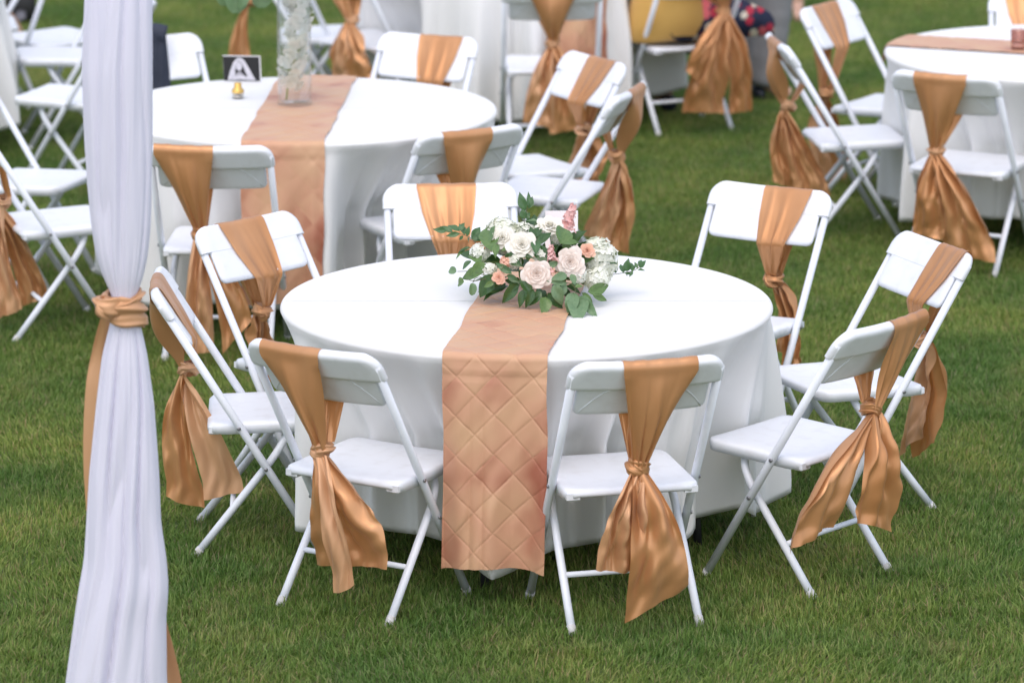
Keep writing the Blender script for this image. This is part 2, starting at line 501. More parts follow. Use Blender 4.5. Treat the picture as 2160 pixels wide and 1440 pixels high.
CLAB = dict(
 A=('f', 'white folding chair, back to the camera, just right of the flower table runner'),
 B=('f', 'white folding chair, back to the camera, just left of the flower table runner'),
 C=('f', 'white folding chair at flower table nearest the lower right corner, seat facing left'),
 D=('f', 'rightmost white folding chair of the flower table, front of its backrest showing'),
 E=('f', 'white folding chair facing the camera behind the right rim of the flower table'),
 F=('f', 'white folding chair in side view at flower table, closest to the white drape'),
 G=('f', 'white folding chair behind left rim of flower table, turned towards the camera'),
 H=('f', 'white folding chair facing the camera directly behind the flower centrepiece'),
 J=('v', 'white folding chair, back to the camera, at vase table touching the white drape'),
 K=('v', 'white folding chair, back to the camera, at vase table right of its runner'),
 M=('v', 'nearer of two white folding chairs on the right side of the vase table'),
 N=('v', 'farther of two white folding chairs on the right side of the vase table'),
 O=('v', 'white folding chair facing the camera behind vase table, right of the glass vase'),
 P=('v', 'white folding chair with navy jacket on its back, behind the vase table'),
 L1=('v', 'white folding chair in side view left of the drape, its back at picture edge'),
 L2=('v', 'white folding chair whose seat shows just above the side-view chair left of drape'),
 U=('r', 'white folding chair in side view left of upper right table, nearer of two'),
 V=('r', 'white folding chair left of upper right table, farther of two, facing the camera'),
 W=('r', 'white folding chair, back to the camera, in front of the upper right table'),
 X=('r', 'white folding chair behind upper right table, only a backrest corner showing'),
 S=('b', 'white folding chair, back to the camera, in front of the far guest table'),
 T=('b', 'white folding chair on which the guest in a yellow cardigan sits'),
 Q=('b', 'white folding chair left of the far guest table, right of the glass vase'),
 Q2=('b', 'white folding chair in side view hidden mostly behind the glass vase'),
 L3=('l', 'white folding chair left of the drape with crossed legs fully against the grass'),
 L4=('l', 'white folding chair left of drape, second seat below the top picture edge'),
 L5=('l', 'white folding chair at top left corner, seat highest in the picture'),
 L6=('l', 'white folding chair in top left corner behind all its neighbours'))
proto = build_chair()
chairs = {}
for i, (k, (x, y, rz)) in enumerate(CHAIR.items()):
    c = proto if i == 0 else copy_tree(proto)
    c.location = (x, y, 0); c.rotation_euler = (0, 0, rz)
    tag(c, CLAB[k][1], 'folding chair', GRP[CLAB[k][0]])
    chairs[k] = c

# ------------------------------------------------------------------ satin sashes tied over the chair backs
def to_local(k, p):
    x, y, rz = CHAIR[k]; c, s = math.cos(rz), math.sin(rz)
    dx, dy = p[0] - x, p[1] - y
    return np.array([c * dx + s * dy, -s * dx + c * dy, p[2]])

SIDE = ('F', 'U', 'M', 'L1')
def pix_local(k, px, py, yl):
    """point of the photograph on the plane local y = yl (side-view chairs: local x = yl) of chair k, in chair coordinates"""
    o, d = project_ray(px, py)
    o = to_local(k, o); x, y, rz = CHAIR[k]; c, s = math.cos(rz), math.sin(rz)
    d = np.array([c * d[0] + s * d[1], -s * d[0] + c * d[1], d[2]])
    i = 0 if k in SIDE else 1
    t = (yl - o[i]) / d[i]
    return o + d * t

def sash_wrap(xc, W0, K, seed, nf=None, nt=56, slack=None):
    g = np.random.RandomState(seed)
    wob = Wob(seed, 5, 2.0); wob2 = Wob(seed + 50, 5, 3.0)
    K = np.array(K)
    ks = .022
    nf = nf or g.uniform(2.0, 3.4)
    # path stations: (v, d) on the back, or absolute; fraction = how gathered (1 open at the top, 0 at the knot)
    P0 = K + np.array([0, -.016, .012])
    rear_top = back_pt(0, .012, -.024); rear_low = back_pt(0, .088, -.0225)
    f_low = back_pt(0, .203, .012); f_mid = back_pt(0, .10, .0180); f_top = back_pt(0, .008, .0185)
    apex = back_pt(0, -.0145, -.002)
    P1 = K + np.array([0, .014, .012])
    st = []
    slack = slack or g.uniform(.006, .020)
    def seg(a, b, n, w0, w1, nrm, sl=0.0):
        for i in range(n):
            t = i / n; st.append((a + (b - a) * t + nrm * sl * math.sin(PI * t ** 1.3), w0 + (w1 - w0) * t, nrm))
    nb = -E_N; nf_ = E_N
    # taut from the knot to the lip, then over the band
    seg(P0, rear_top, 34, 0, 1, nb, slack)
    for a in np.linspace(0, PI, 9)[0:]:
        c = (rear_top + f_top) / 2; hw = (f_top - rear_top) / 2
        p = c - hw * math.cos(a) + (apex - c) * math.sin(a)
        st.append((p, 1.0, (nb * math.cos(a / 1) * (1 if a < PI / 2 else 0) + E_UP * math.sin(a) + nf_ * max(0, -math.cos(a)))))
    seg(f_top, f_mid, 10, 1, .84, nf_); seg(f_mid, f_low, 10, .84, .52, nf_); seg(f_low, P1, 18, .52, 0, nf_ * .6 + np.array([0, .4, 0])); st.append((P1, 0, nf_))
    pos = np.array([s[0] for s in st]); op = np.array([s[1] for s in st]); nr = np.array([s[2] for s in st])
    for _ in range(2):
        pos[1:-1] = pos[1:-1] * .5 + (pos[:-2] + pos[2:]) * .25; nr[1:-1] = nr[1:-1] * .5 + (nr[:-2] + nr[2:]) * .25
    nr /= np.linalg.norm(nr, axis=1)[:, None] + 1e-9
    T = np.linspace(-1, 1, nt)
    ph = g.uniform(0, 6.28); skew = g.uniform(-.35, .35)
    out = np.empty((len(st), nt, 3))
    L = np.linspace(0, 1, len(st))
    for i in range(len(st)):
        o = op[i]
        half = ks + (W0 / 2 - ks) * o
        cxn = K[0] + (xc - K[0]) * o
        u = T + skew * (1 - T * T) * .35
        fold = np.sin(nf * PI * u + ph + .9 * wob(L[i] * 2.2, u * .8) * 2)
        fold2 = np.sin(nf * 2.3 * PI * u + 1.7 * ph + 2.0 * wob2(L[i] * 3, u))
        g_ = 1 - o
        amp = .0016 + .0125 * g_ ** .9
        amp2 = .0004 + .0036 * g_ ** 1.3
        d = amp * (.9 + fold) * .5 + amp2 * (1 + fold2) * .5
        x = cxn + half * (T + .10 * g_ * np.sin(nf * PI * T + ph))
        base = pos[i][None, :] + nr[i][None, :] * d[:, None]
        base = base + np.outer(.012 * (x / .22) ** 2 * min(1, o * 1.9), E_N)
        if i < 34: base = base - nr[i][None, :] * ((.010 + 1.7 * slack) * math.sin(PI * min(1, o * 1.05)) ** .8 * (T * T - .15))[:, None]
        base[:, 0] = x
        out[i] = base
    return grid(out)

def sash_tail(P0, P1, BL, BR, seed, nf=1.5, amp=.012, bulge=(0, -.03, 0), nt=30, ns=40, curl=0.0, mid=None):
    """cloth from the short edge P0-P1 at the knot to the hem BL-BR"""
    P0, P1, BL, BR = map(lambda p: np.array(p, float), (P0, P1, BL, BR))
    g = np.random.RandomState(seed); wob = Wob(seed + 9, 5, 2.2); wob2 = Wob(seed + 19, 5, 2.5)
    ph = g.uniform(0, 6.28)
    out = np.empty((ns, nt, 3)); T = np.linspace(0, 1, nt)
    dn = np.array([0, 0, -1.])
    def bez(a, b, s):
        q = 1 - (1 - s) ** 2.8
        q = .72 * q + .28 * s
        p = a + (b - a) * np.array([q, q, s]) + np.array(bulge) * (math.sin(PI * min(1, s * 1.15)) * .8 + .9 * s * math.exp(-s * 5))
        return p
    for i in range(ns):
        s = i / (ns - 1)
        a, b = bez(P0, BL, s), bez(P1, BR, s)
        acr = b - a; w = np.linalg.norm(acr); nrm = np.cross(acr / (w + 1e-9), dn)
        nrm /= np.linalg.norm(nrm) + 1e-9
        A = amp * (.45 + 1.3 * min(1, s * 4)) * (1 - .55 * s)
        k = nf * (1 + .6 * (1 - s))
        fold = np.sin(2 * PI * k * T + ph + 1.6 * wob(s * 1.5, T)) + .45 * np.sin(2 * PI * k * 2.1 * T + ph * 2 + 2 * wob2(s * 2, T))
        d = A * fold + .010 * wob2(s * 3 + 5, T * 2) * s
        lat = T + .06 * np.sin(2 * PI * k * T + ph + 1.2) * (1 - s * .5)
        out[i] = a[None] + acr[None] * lat[:, None] + nrm[None] * d[:, None]
        if curl:
            e = max(0, (s - .8) / .2) ** 2
            out[i] += nrm[None] * (curl * e * T[:, None] ** 2) + np.array([0, 0, .6 * abs(curl) * e])[None] * (T[:, None] ** 3)
        out[i, :, 2] += .012 * s ** 6 * np.sin(2.4 * T + ph)
    return grid(out)

def knot_mesh(K, seed, size=1.0):
    g = np.random.RandomState(seed); mb = MB(); wob = Wob(seed + 3, 4, 2)
    K = np.array(K)
    def band(tilt, rx, ry, hgt, z0, ph, twist=.5):
        n, m = 40, 26
        P = np.empty((n, m, 3))
        ct, st_ = math.cos(tilt), math.sin(tilt)
        for i in range(n):
            a = 2 * PI * i / n
            for j in range(m):
                b = 2 * PI * j / m
                fold = 1 + .34 * math.sin(4 * b + 1.2 * math.sin(a + ph) + ph) + .22 * math.sin(7 * b - a + 2 * ph)
                hr = hgt * (1 + .38 * math.sin(a + ph) + .15 * math.sin(2 * a + 2 * ph))
                r = .0085 * fold * size
                x = (rx * size + r * math.cos(b)) * math.cos(a); y = (ry * size + r * math.cos(b)) * math.sin(a)
                z = hr * size * math.sin(b) * (.85 + .15 * fold) + z0 * size + .004 * math.sin(a * 2 + ph)
                P[i, j] = K + np.array([ct * x + st_ * z, y, -st_ * x + ct * z])
        P = np.concatenate([P, P[:1]])
        return grid(P, True)
    mb.add(*band(g.uniform(-.35, .35), .023, .019, .016, .002, g.uniform(0, 6)))
    mb.add(*band(g.uniform(.6, 1.0) * g.choice([-1, 1]), .017, .020, .010, -.010, g.uniform(0, 6)))
    return mb

TIE = {}
def sash(k, label, grp, xc, W0, knot_px, tails, seed, knot_y=-.262, loc_knot=None, slack=None):
    x, y, rz = CHAIR[k]
    e = thing('chair_sash', label, 'sash', (x, y, 0), rz, grp)
    K = pix_local(k, *knot_px, knot_y) if knot_px else np.array(loc_knot)
    MB().add(*sash_wrap(xc, W0, K, seed, slack=slack)).build('wrap', M['satin'], e)
    knot_mesh(K, seed, 1.15).build('knot', M['satin_back'] if seed % 2 else M['satin'], e)
    for n, tl in enumerate(tails):
        (bl, br), yl, kw = tl[0], tl[1], (tl[2] if len(tl) > 2 else {})
        if len(bl) == 2:
            bl = pix_local(k, *bl, yl); br = pix_local(k, *br, yl)
        kw = dict(kw); mt = kw.pop('m', 'satin' if n else 'satin_back')
        off = np.array([0, -.012 - .008 * n, -.008])
        sgn = 1 if bl[0] <= br[0] else -1
        MB().add(*sash_tail(K + off + (-.024 * sgn, 0, 0), K + off + (.024 * sgn, 0, 0), bl, br, seed * 7 + n, **kw)).build('tail', M[mt], e)
    TIE[k] = e
    return e

SG = 'copper satin sashes tied on the chairs'
def SL(s): return s
sash('A', 'copper satin sash on the chair right of flower table runner, tail reaching grass', SG, .032, .222, (1345, 985),
     [(((1256, 1192), (1350, 1212)), -.300, dict(amp=.016, nf=1.6)), (((1316, 1308), (1452, 1262)), -.335, dict(amp=.011, nf=1.0, curl=.03))], 4)
sash('B', 'copper satin sash on the chair left of flower table runner, knotted before the seat', SG, -.062, .208, (682, 948),
     [(((664, 1200), (824, 1190)), -.262, dict(amp=.012, nf=1.5, m='satin')), (((703, 1250), (746, 1228)), -.325, dict(amp=.007, nf=.9, m='satin_back'))], 7)
sash('C', 'copper satin sash on the lower right chair, one tail swept over its crossbar', SG, .100, .185, (1838, 862),
     [(((1660, 1165), (1760, 1118)), -.272, dict(amp=.014, nf=1.7, m='satin')), (((1808, 1112), (1882, 1118)), -.330, dict(amp=.014, nf=1.3, m='satin'))], 10)
sash('D', 'copper satin sash on the rightmost flower table chair, crinkled over the front', SG, -.110, .170, (1948, 716),
     [(((1890, 975), (1948, 915)), -.285, dict(amp=.010, nf=1.2)), (((1925, 960), (1977, 940)), -.325, dict(amp=.010, nf=1.0))], 13)
sash('E', 'copper satin sash on the chair behind right rim of flower table', SG, -.060, .182, (1632, 588),
     [(((1640, 745), (1684, 742)), -.300, dict(amp=.010, nf=1.4)), (((1652, 790), (1690, 770)), -.270)], 16)
sash('F', 'copper satin sash with two long tails on the side-view chair by the drape', SG, .010, .225, (397, 775),
     [(((352, 1052), (432, 1064)), .03, dict(amp=.012, nf=.9, m='satin')), (((430, 1046), (518, 1046)), .075, dict(amp=.008, nf=.8, m='satin_back'))], 19, knot_y=.03, slack=.032)
sash('G', 'copper satin sash with double knot on the chair behind flower table\'s left rim', SG, .016, .200, (553, 655),
     [(((535, 770), (588, 775)), -.300, dict(amp=.012, nf=1.8, m='satin_back')), (((540, 800), (580, 800)), -.27)], 22)
sash('H', 'copper satin sash directly behind the flower centrepiece, draped over the chair front', SG, .012, .205, None,
     [(((-.08, -.30, .10), (.02, -.30, .09)), 0), (((-.02, -.33, .08), (.10, -.33, .11)), 0)], 25, loc_knot=(.0, -.262, .50))
sash('J', 'copper satin sash on the vase table chair touching the white drape', SG, -.092, .218, (425, 492),
     [(((394, 738), (450, 744)), -.300, dict(amp=.013, nf=1.2)), (((470, 740), (532, 684)), -.290, dict(amp=.013, nf=1.4))], 28)
sash('K', 'copper satin sash on the vase table chair right of the vase table runner', SG, -.030, .210, None,
     [(((-.12, -.30, .10), (-.01, -.30, .09)), 0), (((-.02, -.33, .08), (.12, -.33, .11)), 0)], 31, loc_knot=(-.02, -.262, .49))
sash('M', 'copper satin sash on the nearer chair right of the vase table', SG, .055, .200, (1300, 326),
     [(((1228, 500), (1292, 520)), .03), (((1276, 528), (1328, 530)), .06)], 34, knot_y=.05, slack=.03)
sash('N', 'copper satin sash on the farther chair right of the vase table', SG, -.045, .200, (1232, 272),
     [(((1195, 368), (1240, 395)), -.300), (((1225, 400), (1270, 385)), -.320)], 37)
sash('O', 'copper satin sash on the chair behind vase table, right of the vase', SG, -.055, .200, None,
     [(((-.14, -.30, .10), (-.04, -.30, .09)), 0), (((-.05, -.33, .08), (.06, -.33, .11)), 0)], 40, loc_knot=(-.05, -.262, .50))
sash('U', 'copper satin sash on side-view chair left of upper right table, hanging behind it', SG, .0, .200, (1662, 222),
     [(((1630, 388), (1684, 398)), .02, dict(m='satin')), (((1676, 402), (1750, 415)), .06, dict(m='satin'))], 43, knot_y=.02, slack=.034)
sash('V', 'copper satin sash on the farther chair left of the upper right table', SG, .010, .215, (1744, 195),
     [(((1712, 360), (1760, 410)), -.300), (((1750, 410), (1802, 400)), -.320)], 46)
sash('W', 'copper satin sash on the chair in front of upper right table', SG, -.012, .222, (1975, 318),
     [(((1920, 498), (1992, 512)), -.310, dict(amp=.013, nf=1.2, m='satin')), (((1988, 530), (2096, 548)), -.290, dict(amp=.016, nf=1.7, m='satin'))], 49)
sash('X', 'copper satin sash at the right picture edge on the half-hidden backrest', SG, .06, .200, None,
     [(((-.05, -.30, .10), (.06, -.30, .09)), 0)], 52, loc_knot=(.03, -.262, .50))
sash('S', 'copper satin sash on the chair in front of the far guest table', SG, .0, .215, (1166, 92),
     [(((1100, 262), (1168, 276)), -.310, dict(amp=.014)), (((1160, 276), (1242, 272)), -.300, dict(amp=.014))], 55)
sash('T', 'copper satin sash on the chair of the guest in yellow, hem brushing crossbar', SG, .085, .200, (1525, 22),
     [(((1436, 236), (1530, 246)), -.300, dict(amp=.016, m='satin')), (((1535, 236), (1588, 240)), -.320, dict(amp=.012, m='satin')), (((1448, 150), (1478, 172)), -.340, dict(amp=.006, nf=.7))], 58)
sash('Q', 'copper satin sash on the chair just right of the glass vase', SG, .0, .210, (742, 42),
     [(((698, 172), (748, 178)), -.300), (((742, 178), (796, 172)), -.310)], 61)
sash('Q2', 'copper satin sash hanging straight down just left of the glass vase', SG, .0, .210, None,
     [(((.04, -.40, .10), (.05, -.27, .09)), 0, dict(amp=.006, m='satin')), (((-.02, -.39, .08), (-.03, -.28, .11)), 0, dict(amp=.006))], 64, loc_knot=(.02, -.30, .56))
sash('L1', 'copper satin sash on the side-view chair at the left picture edge', SG, .0, .205, (6, 424),
     [(((-14, 666), (46, 655)), .05, dict(m='satin_back')), (((44, 650), (104, 634)), .02, dict(m='satin'))], 67, knot_y=.02)
sash('L6', 'copper satin sash in the top left corner, seen past a white seat', SG, .02, .205, (8, 14),
     [(((8, 170), (40, 200)), -.310), (((30, 235), (62, 165)), -.30)], 73)

# ------------------------------------------------------------------ round tables, cloths, runners
TR, TZ = .756, .745
def skirt_r(th, z, seed, calm, part=False):
    """radius of the hanging cloth; calm: list of (angle, halfwidth) where it hangs nearly flat"""
    h = np.clip((TZ - z) / .60, 0, 1)
    g = np.random.RandomState(seed); p = g.uniform(0, 6.28, 6)
    ph = 21 * th + 1.9 * np.sin(2 * th + p[0]) + 1.1 * np.sin(5 * th + p[1])
    f = .5 + .5 * np.sin(ph); f = f ** 2.6
    f2 = (.5 + .5 * np.sin(37 * th + 2.5 * np.sin(3 * th + p[2]) + p[3])) ** 2
    a = .58 + .42 * np.cos(th + .35)
    for c, w in calm:
        dd = np.abs((th - c + PI) % (2 * PI) - PI)
        a = a * (1 - .75 * np.exp(-(dd / w) ** 4))
    k = np.minimum(1, h * 1.3) ** .85
    if part: return a * (.120 * (1 - f) + .036 * (1 - f2)) * k
    lip = -.007 * np.clip((TZ - .034 - z) / .02, 0, 1) * np.exp(-np.maximum(0, TZ - .06 - z) / .10)
    return TR + .008 + lip + .038 * h + (.150 * a * (f - .66) + .036 * a * f2) * k

def seat_limits(th, x, y):
    """how far out the cloth may hang at each angle where a chair seat is pushed in against it"""
    lim = np.full(len(th), 9.0)
    for k, (cx_, cy_, rz_) in CHAIR.items():
        if math.hypot(cx_ - x, cy_ - y) > 1.35: continue
        c, s = math.cos(rz_), math.sin(rz_)
        xs = np.linspace(-.235, .235, 25); ys = .226 - .05 * (np.abs(xs) / .235) ** 6
        wx = cx_ + c * xs - s * ys - x; wy = cy_ + s * xs + c * ys - y
        t0 = math.atan2(wy[12], wx[12]); dt = (np.arctan2(wy, wx) - t0 + PI) % (2 * PI) - PI
        rr = np.hypot(wx, wy); o = np.argsort(dt)
        d = (th - t0 + PI) % (2 * PI) - PI
        L = np.interp(d, dt[o], rr[o])
        out = np.maximum(np.maximum(dt.min() - d, d - dt.max()), 0)
        lim = np.minimum(lim, L + np.where(out > 0, 1.6 * out ** 1.15, 0))
    return lim

def tablecloth(name_label, x, y, rz, seed, calm):
    n = 420
    th = np.linspace(0, 2 * PI, n, endpoint=False)
    lim = seat_limits(th, x, y); lim = np.where(lim > 1.2, 9.0, lim)
    rings = []
    for r in np.linspace(0.001, TR - .012, 9):
        rings.append(np.stack([r * np.cos(th), r * np.sin(th), np.full(n, TZ + .004)], 1))
    for a in np.linspace(.25, PI / 2, 5):
        r = TR - .012 + .016 * math.sin(a); rings.append(np.stack([r * np.cos(th), r * np.sin(th), np.full(n, TZ - .012 + .016 * math.cos(a))], 1))
    p = np.random.RandomState(seed + 77).uniform(0, 6.28, 4)
    hem = .108 + .016 * np.sin(3 * th + p[0]) + .010 * np.sin(7 * th + p[1]) + .30 * (skirt_r(th, np.full(n, .14), seed, calm) - TR - .058)
    for k in range(1, 31):
        t = k / 30
        z = (TZ - .012) * (1 - t) + hem * t
        r = skirt_r(th, z, seed, calm)
        b = min(1, k / 3)
        r = (TR + .004) * (1 - b) + r * b
        q = np.clip((TZ - .03 - z) / (TZ - .03 - .43), 0, 1)
        cap = (TR + .004) + (lim - TR - .004) * q ** .9 - skirt_r(th, z, seed, calm, True)
        r = np.where(lim < 5, -.012 * np.logaddexp(-r / .012, -cap / .012), r)
        rings.append(np.stack([r * np.cos(th), r * np.sin(th), z], 1))
    # stitched hem, turned under
    r = r - .004
    rings.append(np.stack([r * np.cos(th), r * np.sin(th), hem + .002], 1))
    v, f = grid(np.array(rings), True)
    o = mesh_obj('tablecloth', v, f, M['cloth'])
    o.location = (x, y, 0); o.rotation_euler = (0, 0, rz)
    return tag(o, name_label, 'tablecloth', 'white cloths on the round tables')

def round_table(label, x, y, rz):
    t = thing('round_table', label, 'table', (x, y, 0), rz, 'round tables under white cloths')
    v, f = lathe([(.001, TZ - .03), (TR - .078, TZ - .03), (TR - .070, TZ - .026), (TR - .070, TZ - .008), (TR - .078, TZ - .003), (.001, TZ - .003)], 64)
    mesh_obj('tabletop', v, f, M['table_top'], t)
    for a in (0, 1):
        s = -1 if a else 1
        pts = smooth_path([(s * .40, -.36, SOIL), (s * .38, -.34, .5), (s * .38, -.30, .69), (s * .38, 0, .71), (s * .38, .30, .69), (s * .38, .34, .5), (s * .40, .36, SOIL)], 40)
        MB().add(*tube(pts, .014, 10)).build('leg_frame', M['table_leg'], t)

def runner(label, x, y, ang, width, hang_f, hang_b, seed, calm_seed, calm, res=.0055, shift=0.0, cloth_rz=0.0):
    """quilted runner; ang: direction (world) of the end that hangs at the front"""
    L_top = TR + .004
    S = np.concatenate([np.arange(-(L_top + hang_b), L_top + hang_f, res)])
    nt = int(width / res)
    Tt = np.linspace(-width / 2, width / 2, nt)
    g = np.random.RandomState(seed)
    wob = Wob(seed, 5, 6.0); wob2 = Wob(seed + 1, 5, 9.0)
    out = np.empty((len(S), nt, 3)); tint = np.empty((len(S), nt))
    q = .082                                     # lozenge pitch along each diagonal
    tab = g.uniform(-.10, .12, (80, 80))
    R0 = .02
    for i, s in enumerate(S):
        sg = 1 if s >= 0 else -1
        a = abs(s)
        lat = Tt + .006 * wob(s * 1.5) + shift
        edge = np.sqrt(np.maximum((L_top + .003) ** 2 - lat ** 2, 0))     # where this thread meets the rim
        z = np.full(nt, TZ + .0075); rad = np.full(nt, a, float)
        over = a - (edge - R0)
        bend = (over > 0) & (over < R0 * PI / 2)
        th = np.clip(over / R0, 0, PI / 2)
        rad = np.where(over > 0, edge - R0 + R0 * np.sin(th), rad)
        z = np.where(over > 0, TZ + .0075 - R0 * (1 - np.cos(th)), z)
        dn = np.maximum(0, over - R0 * PI / 2)
        z = z - dn
        # follow the skirt
        azl = math.atan2(0, sg) + np.arctan2(lat, np.maximum(rad, .1)) * sg
        tw = ang + azl - cloth_rz
        far = np.max([skirt_r(tw + dd, z, calm_seed, calm) for dd in (-.05, 0, .05)], axis=0)
        hang = np.clip(dn / .06, 0, 1)
        rs = np.sqrt(np.maximum(far ** 2 - lat ** 2, .1)) + .006
        rad = rad * (1 - hang) + np.maximum(rs, rad) * hang
        # quilting
        u, v = (s + lat * 1.02) / (q * 1.414), (s - lat * 1.02) / (q * 1.414)
        fu, fv = np.abs(u - np.round(u)), np.abs(v - np.round(v))
        puff = .0028 * np.minimum(np.clip(fu / .032, 0, 1), np.clip(fv / .032, 0, 1)) ** .8 + .0010 * (np.clip(fu / .3, 0, 1) * np.clip(fv / .3, 0, 1)) ** .5 + .0016 * wob2(s * 3, lat * 4)
        ridge = 0
        h = puff + ridge + (.004 + .010 * np.clip(dn / .5, 0, 1)) * wob(s * 1.2, lat * 2.6) * hang
        nz_ = np.where(over > 0, np.cos(th), 1); nr_ = np.where(over > 0, np.sin(th), 0)
        z = z + h * nz_; rad = rad + h * nr_
        out[i, :, 0] = sg * rad; out[i, :, 1] = lat; out[i, :, 2] = z
        iu, iv = np.floor(u).astype(int) % 80, np.floor(v).astype(int) % 80
        tint[i] = tab[iu, iv] + .16 + .20 * np.clip((np.abs(lat - shift) / width * 2 - .45) / .5, 0, 1) * np.clip(dn / .35, 0, 1)  # redder towards the hanging side edges: iridescent sheen put into the colour
    v, f = grid(out)
    o = mesh_obj('table_runner', v, f, M['taffeta'])
    at = o.data.attributes.new('tint', 'FLOAT', 'POINT'); at.data.foreach_set('value', tint.ravel().astype('f'))
    o.location = (x, y, 0); o.rotation_euler = (0, 0, ang)
    return tag(o, label, 'table runner', 'quilted copper table runners')

TAB = dict(t1=(.045, .0), t2=(-.817, 3.461), t3=(2.323, 4.845), t4=(.0, 7.75), t5=(-3.12, 6.75))
def aim(k, pts):
    """heading of the front end of a runner from its photographed middle on the table rim"""
    p = at_z(*pts, TZ); return math.atan2(p[1] - TAB[k][1], p[0] - TAB[k][0])
a1 = aim('t1', (1046, 752)); a2 = aim('t2', (596, 303)); a3 = R_(158); a4 = R_(-66)
RUN = [('t1', a1, 1, .31, .625, .40, 'quilted copper runner hanging between the two nearest chairs, under the flowers'),
       ('t2', a2, 2, .31, .60, .40, 'quilted copper runner under the glass vase, hanging towards the camera'),
       ('t3', a3, 3, .31, .06, .40, 'quilted copper runner on the upper right table under the votive glass'),
       ('t4', a4, 4, .31, .55, .40, 'quilted copper runner seen between the chair frame at far guest table')]
TL = dict(t1=('white cloth of the nearest table, under the flower centrepiece', 'round table under the flower centrepiece cloth'),
          t2=('white cloth of the table that carries the tall glass vase', 'round table under the glass vase cloth'),
          t3=('white cloth of the table cut by the right picture edge', 'round table under the cloth at the right picture edge'),
          t4=('white cloth of the far table beside the guest in yellow', 'round table under the far guest table cloth'),
          t5=('white cloth hanging at the left picture edge behind the drape', 'round table under the cloth at the left picture edge'))
SEED = dict(t1=3, t2=21, t3=5, t4=8, t5=12)
for k, (x, y) in TAB.items():
    calm = [(r[1], .24) for r in RUN if r[0] == k]
    tablecloth(TL[k][0], x, y, 0, SEED[k], calm)
    round_table(TL[k][1], x, y, .6)
for k, a, s, w, hf, hb, lab in RUN:
    x, y = TAB[k]
    runner(lab, x, y, a, w, hf, hb, s, SEED[k], [(a, .24)], res=.0029 if k == 't1' else .008)

# ------------------------------------------------------------------ white drape gathered by a copper tie
DY = -1.9
prof = np.array([(-60, 180, 322), (0, 178, 322), (150, 172, 322), (300, 178, 322), (400, 185, 320), (480, 193, 318), (540, 203, 312), (590, 220, 301), (620, 236, 288),
                 (650, 240, 288), (690, 230, 298), (750, 215, 311), (850, 203, 325), (1000, 188, 336), (1100, 182, 340), (1180, 177, 352), (1240, 166, 357), (1300, 157, 351), (1440, 138, 352), (1475, 134, 357)], float)
NR, NC = 150, 220
py_ = np.linspace(-60, 1475, NR)
lo = np.interp(py_, prof[:, 0], prof[:, 1]); hi = np.interp(py_, prof[:, 0], prof[:, 2])
for _ in range(3):
    lo[1:-1] = lo[1:-1] * .5 + (lo[:-2] + lo[2:]) * .25; hi[1:-1] = hi[1:-1] * .5 + (hi[:-2] + hi[2:]) * .25
wob = Wob(4, 5, 2.0); wob2 = Wob(8, 5, 3.0)
ph = np.linspace(0, 2 * PI, NC, endpoint=False)
D = np.empty((NR, NC, 3))
for i, yv in enumerate(py_):
    a, b = at_y(lo[i], yv, DY), at_y(hi[i], yv, DY)
    cxm, hw, z = (a[0] + b[0]) / 2, (b[0] - a[0]) / 2, a[2]
    tie = math.exp(-((yv - 640) / 90) ** 2)
    s = (yv - 640) / 800
    fan = 1 + .5 * abs(s)
    if yv < 640: u = ph * 9 + 1.3 * wob(s * 1.2, np.cos(ph) * 2.0) * 2; am = .017
    else: u = ph * 7 + 1.6 * wob(s * 1.1 + 3, np.cos(ph) * 1.6) * 2; am = .026
    fold = 1 - np.abs(np.sin(u / 2)) ** .8 * 1.6
    fold2 = np.sin(ph * 23 + 3 * wob2(s * 2, np.cos(ph) * 2))
    dep = (.52 * hw + .01) * (1 + .15 * tie)
    f = am * hw / .09 * (1 - .55 * tie) * fold * .55 + .0012 * fold2
    D[i, :, 0] = cxm + hw * np.cos(ph) - .010 * np.cos(ph) * np.maximum(0, f / .03)
    D[i, :, 1] = DY - (dep - f * 1.0) * np.sin(ph)
    D[i, :, 2] = max(z, SOIL + .004) if i < NR - 1 else SOIL + .003
v, f = grid(D, True)
drape = mesh_obj('drape', v, f, M['drape'])
tag(drape, 'tall white fabric drape gathered at its middle, nearest thing on the left', 'drape')

tie = thing('drape_tie', 'copper satin tie knotted round the middle of the tall white drape', 'sash', (0, 0, 0))
def ring(px, py, rx, ry, h, tilt, seed, thick=.011):
    c = at_y(px, py, DY); g = np.random.RandomState(seed); p = g.uniform(0, 6.28, 4)
    n, m = 72, 44
    P = np.empty((n + 1, m, 3))
    for i in range(n + 1):
        a = 2 * PI * i / n
        for j in range(m):
            b = 2 * PI * j / m
            sx = math.cos(b); sz = math.sin(b)
            fo = thick * (1 + .60 * math.sin(5 * b + 1.9 * math.sin(a + p[0]) + p[1]) + .34 * math.sin(9 * b - 2 * a + p[2]))
            hh = h * (1 + .18 * math.sin(a + p[3]) + .08 * math.sin(3 * a))
            x = (rx + fo * sx) * math.cos(a); y = (ry + fo * sx) * math.sin(a); z = hh * sz + .006 * math.sin(2 * a + p[0])
            P[i, j] = c + np.array([x, y, z - math.tan(tilt) * x])
    return grid(P, True)
MB().add(*ring(264, 652, .049, .049, .033, .30, 3, .009)).build('wrap', M['satin_back'], tie)
MB().add(*ring(256, 636, .050, .050, .017, -.25, 5, .008)).build('wrap', M['satin_back'], tie)
kp = at_y(228, 645, DY - .03)
knot_mesh(kp, 6, 1.3).build('knot', M['satin_back'], tie)
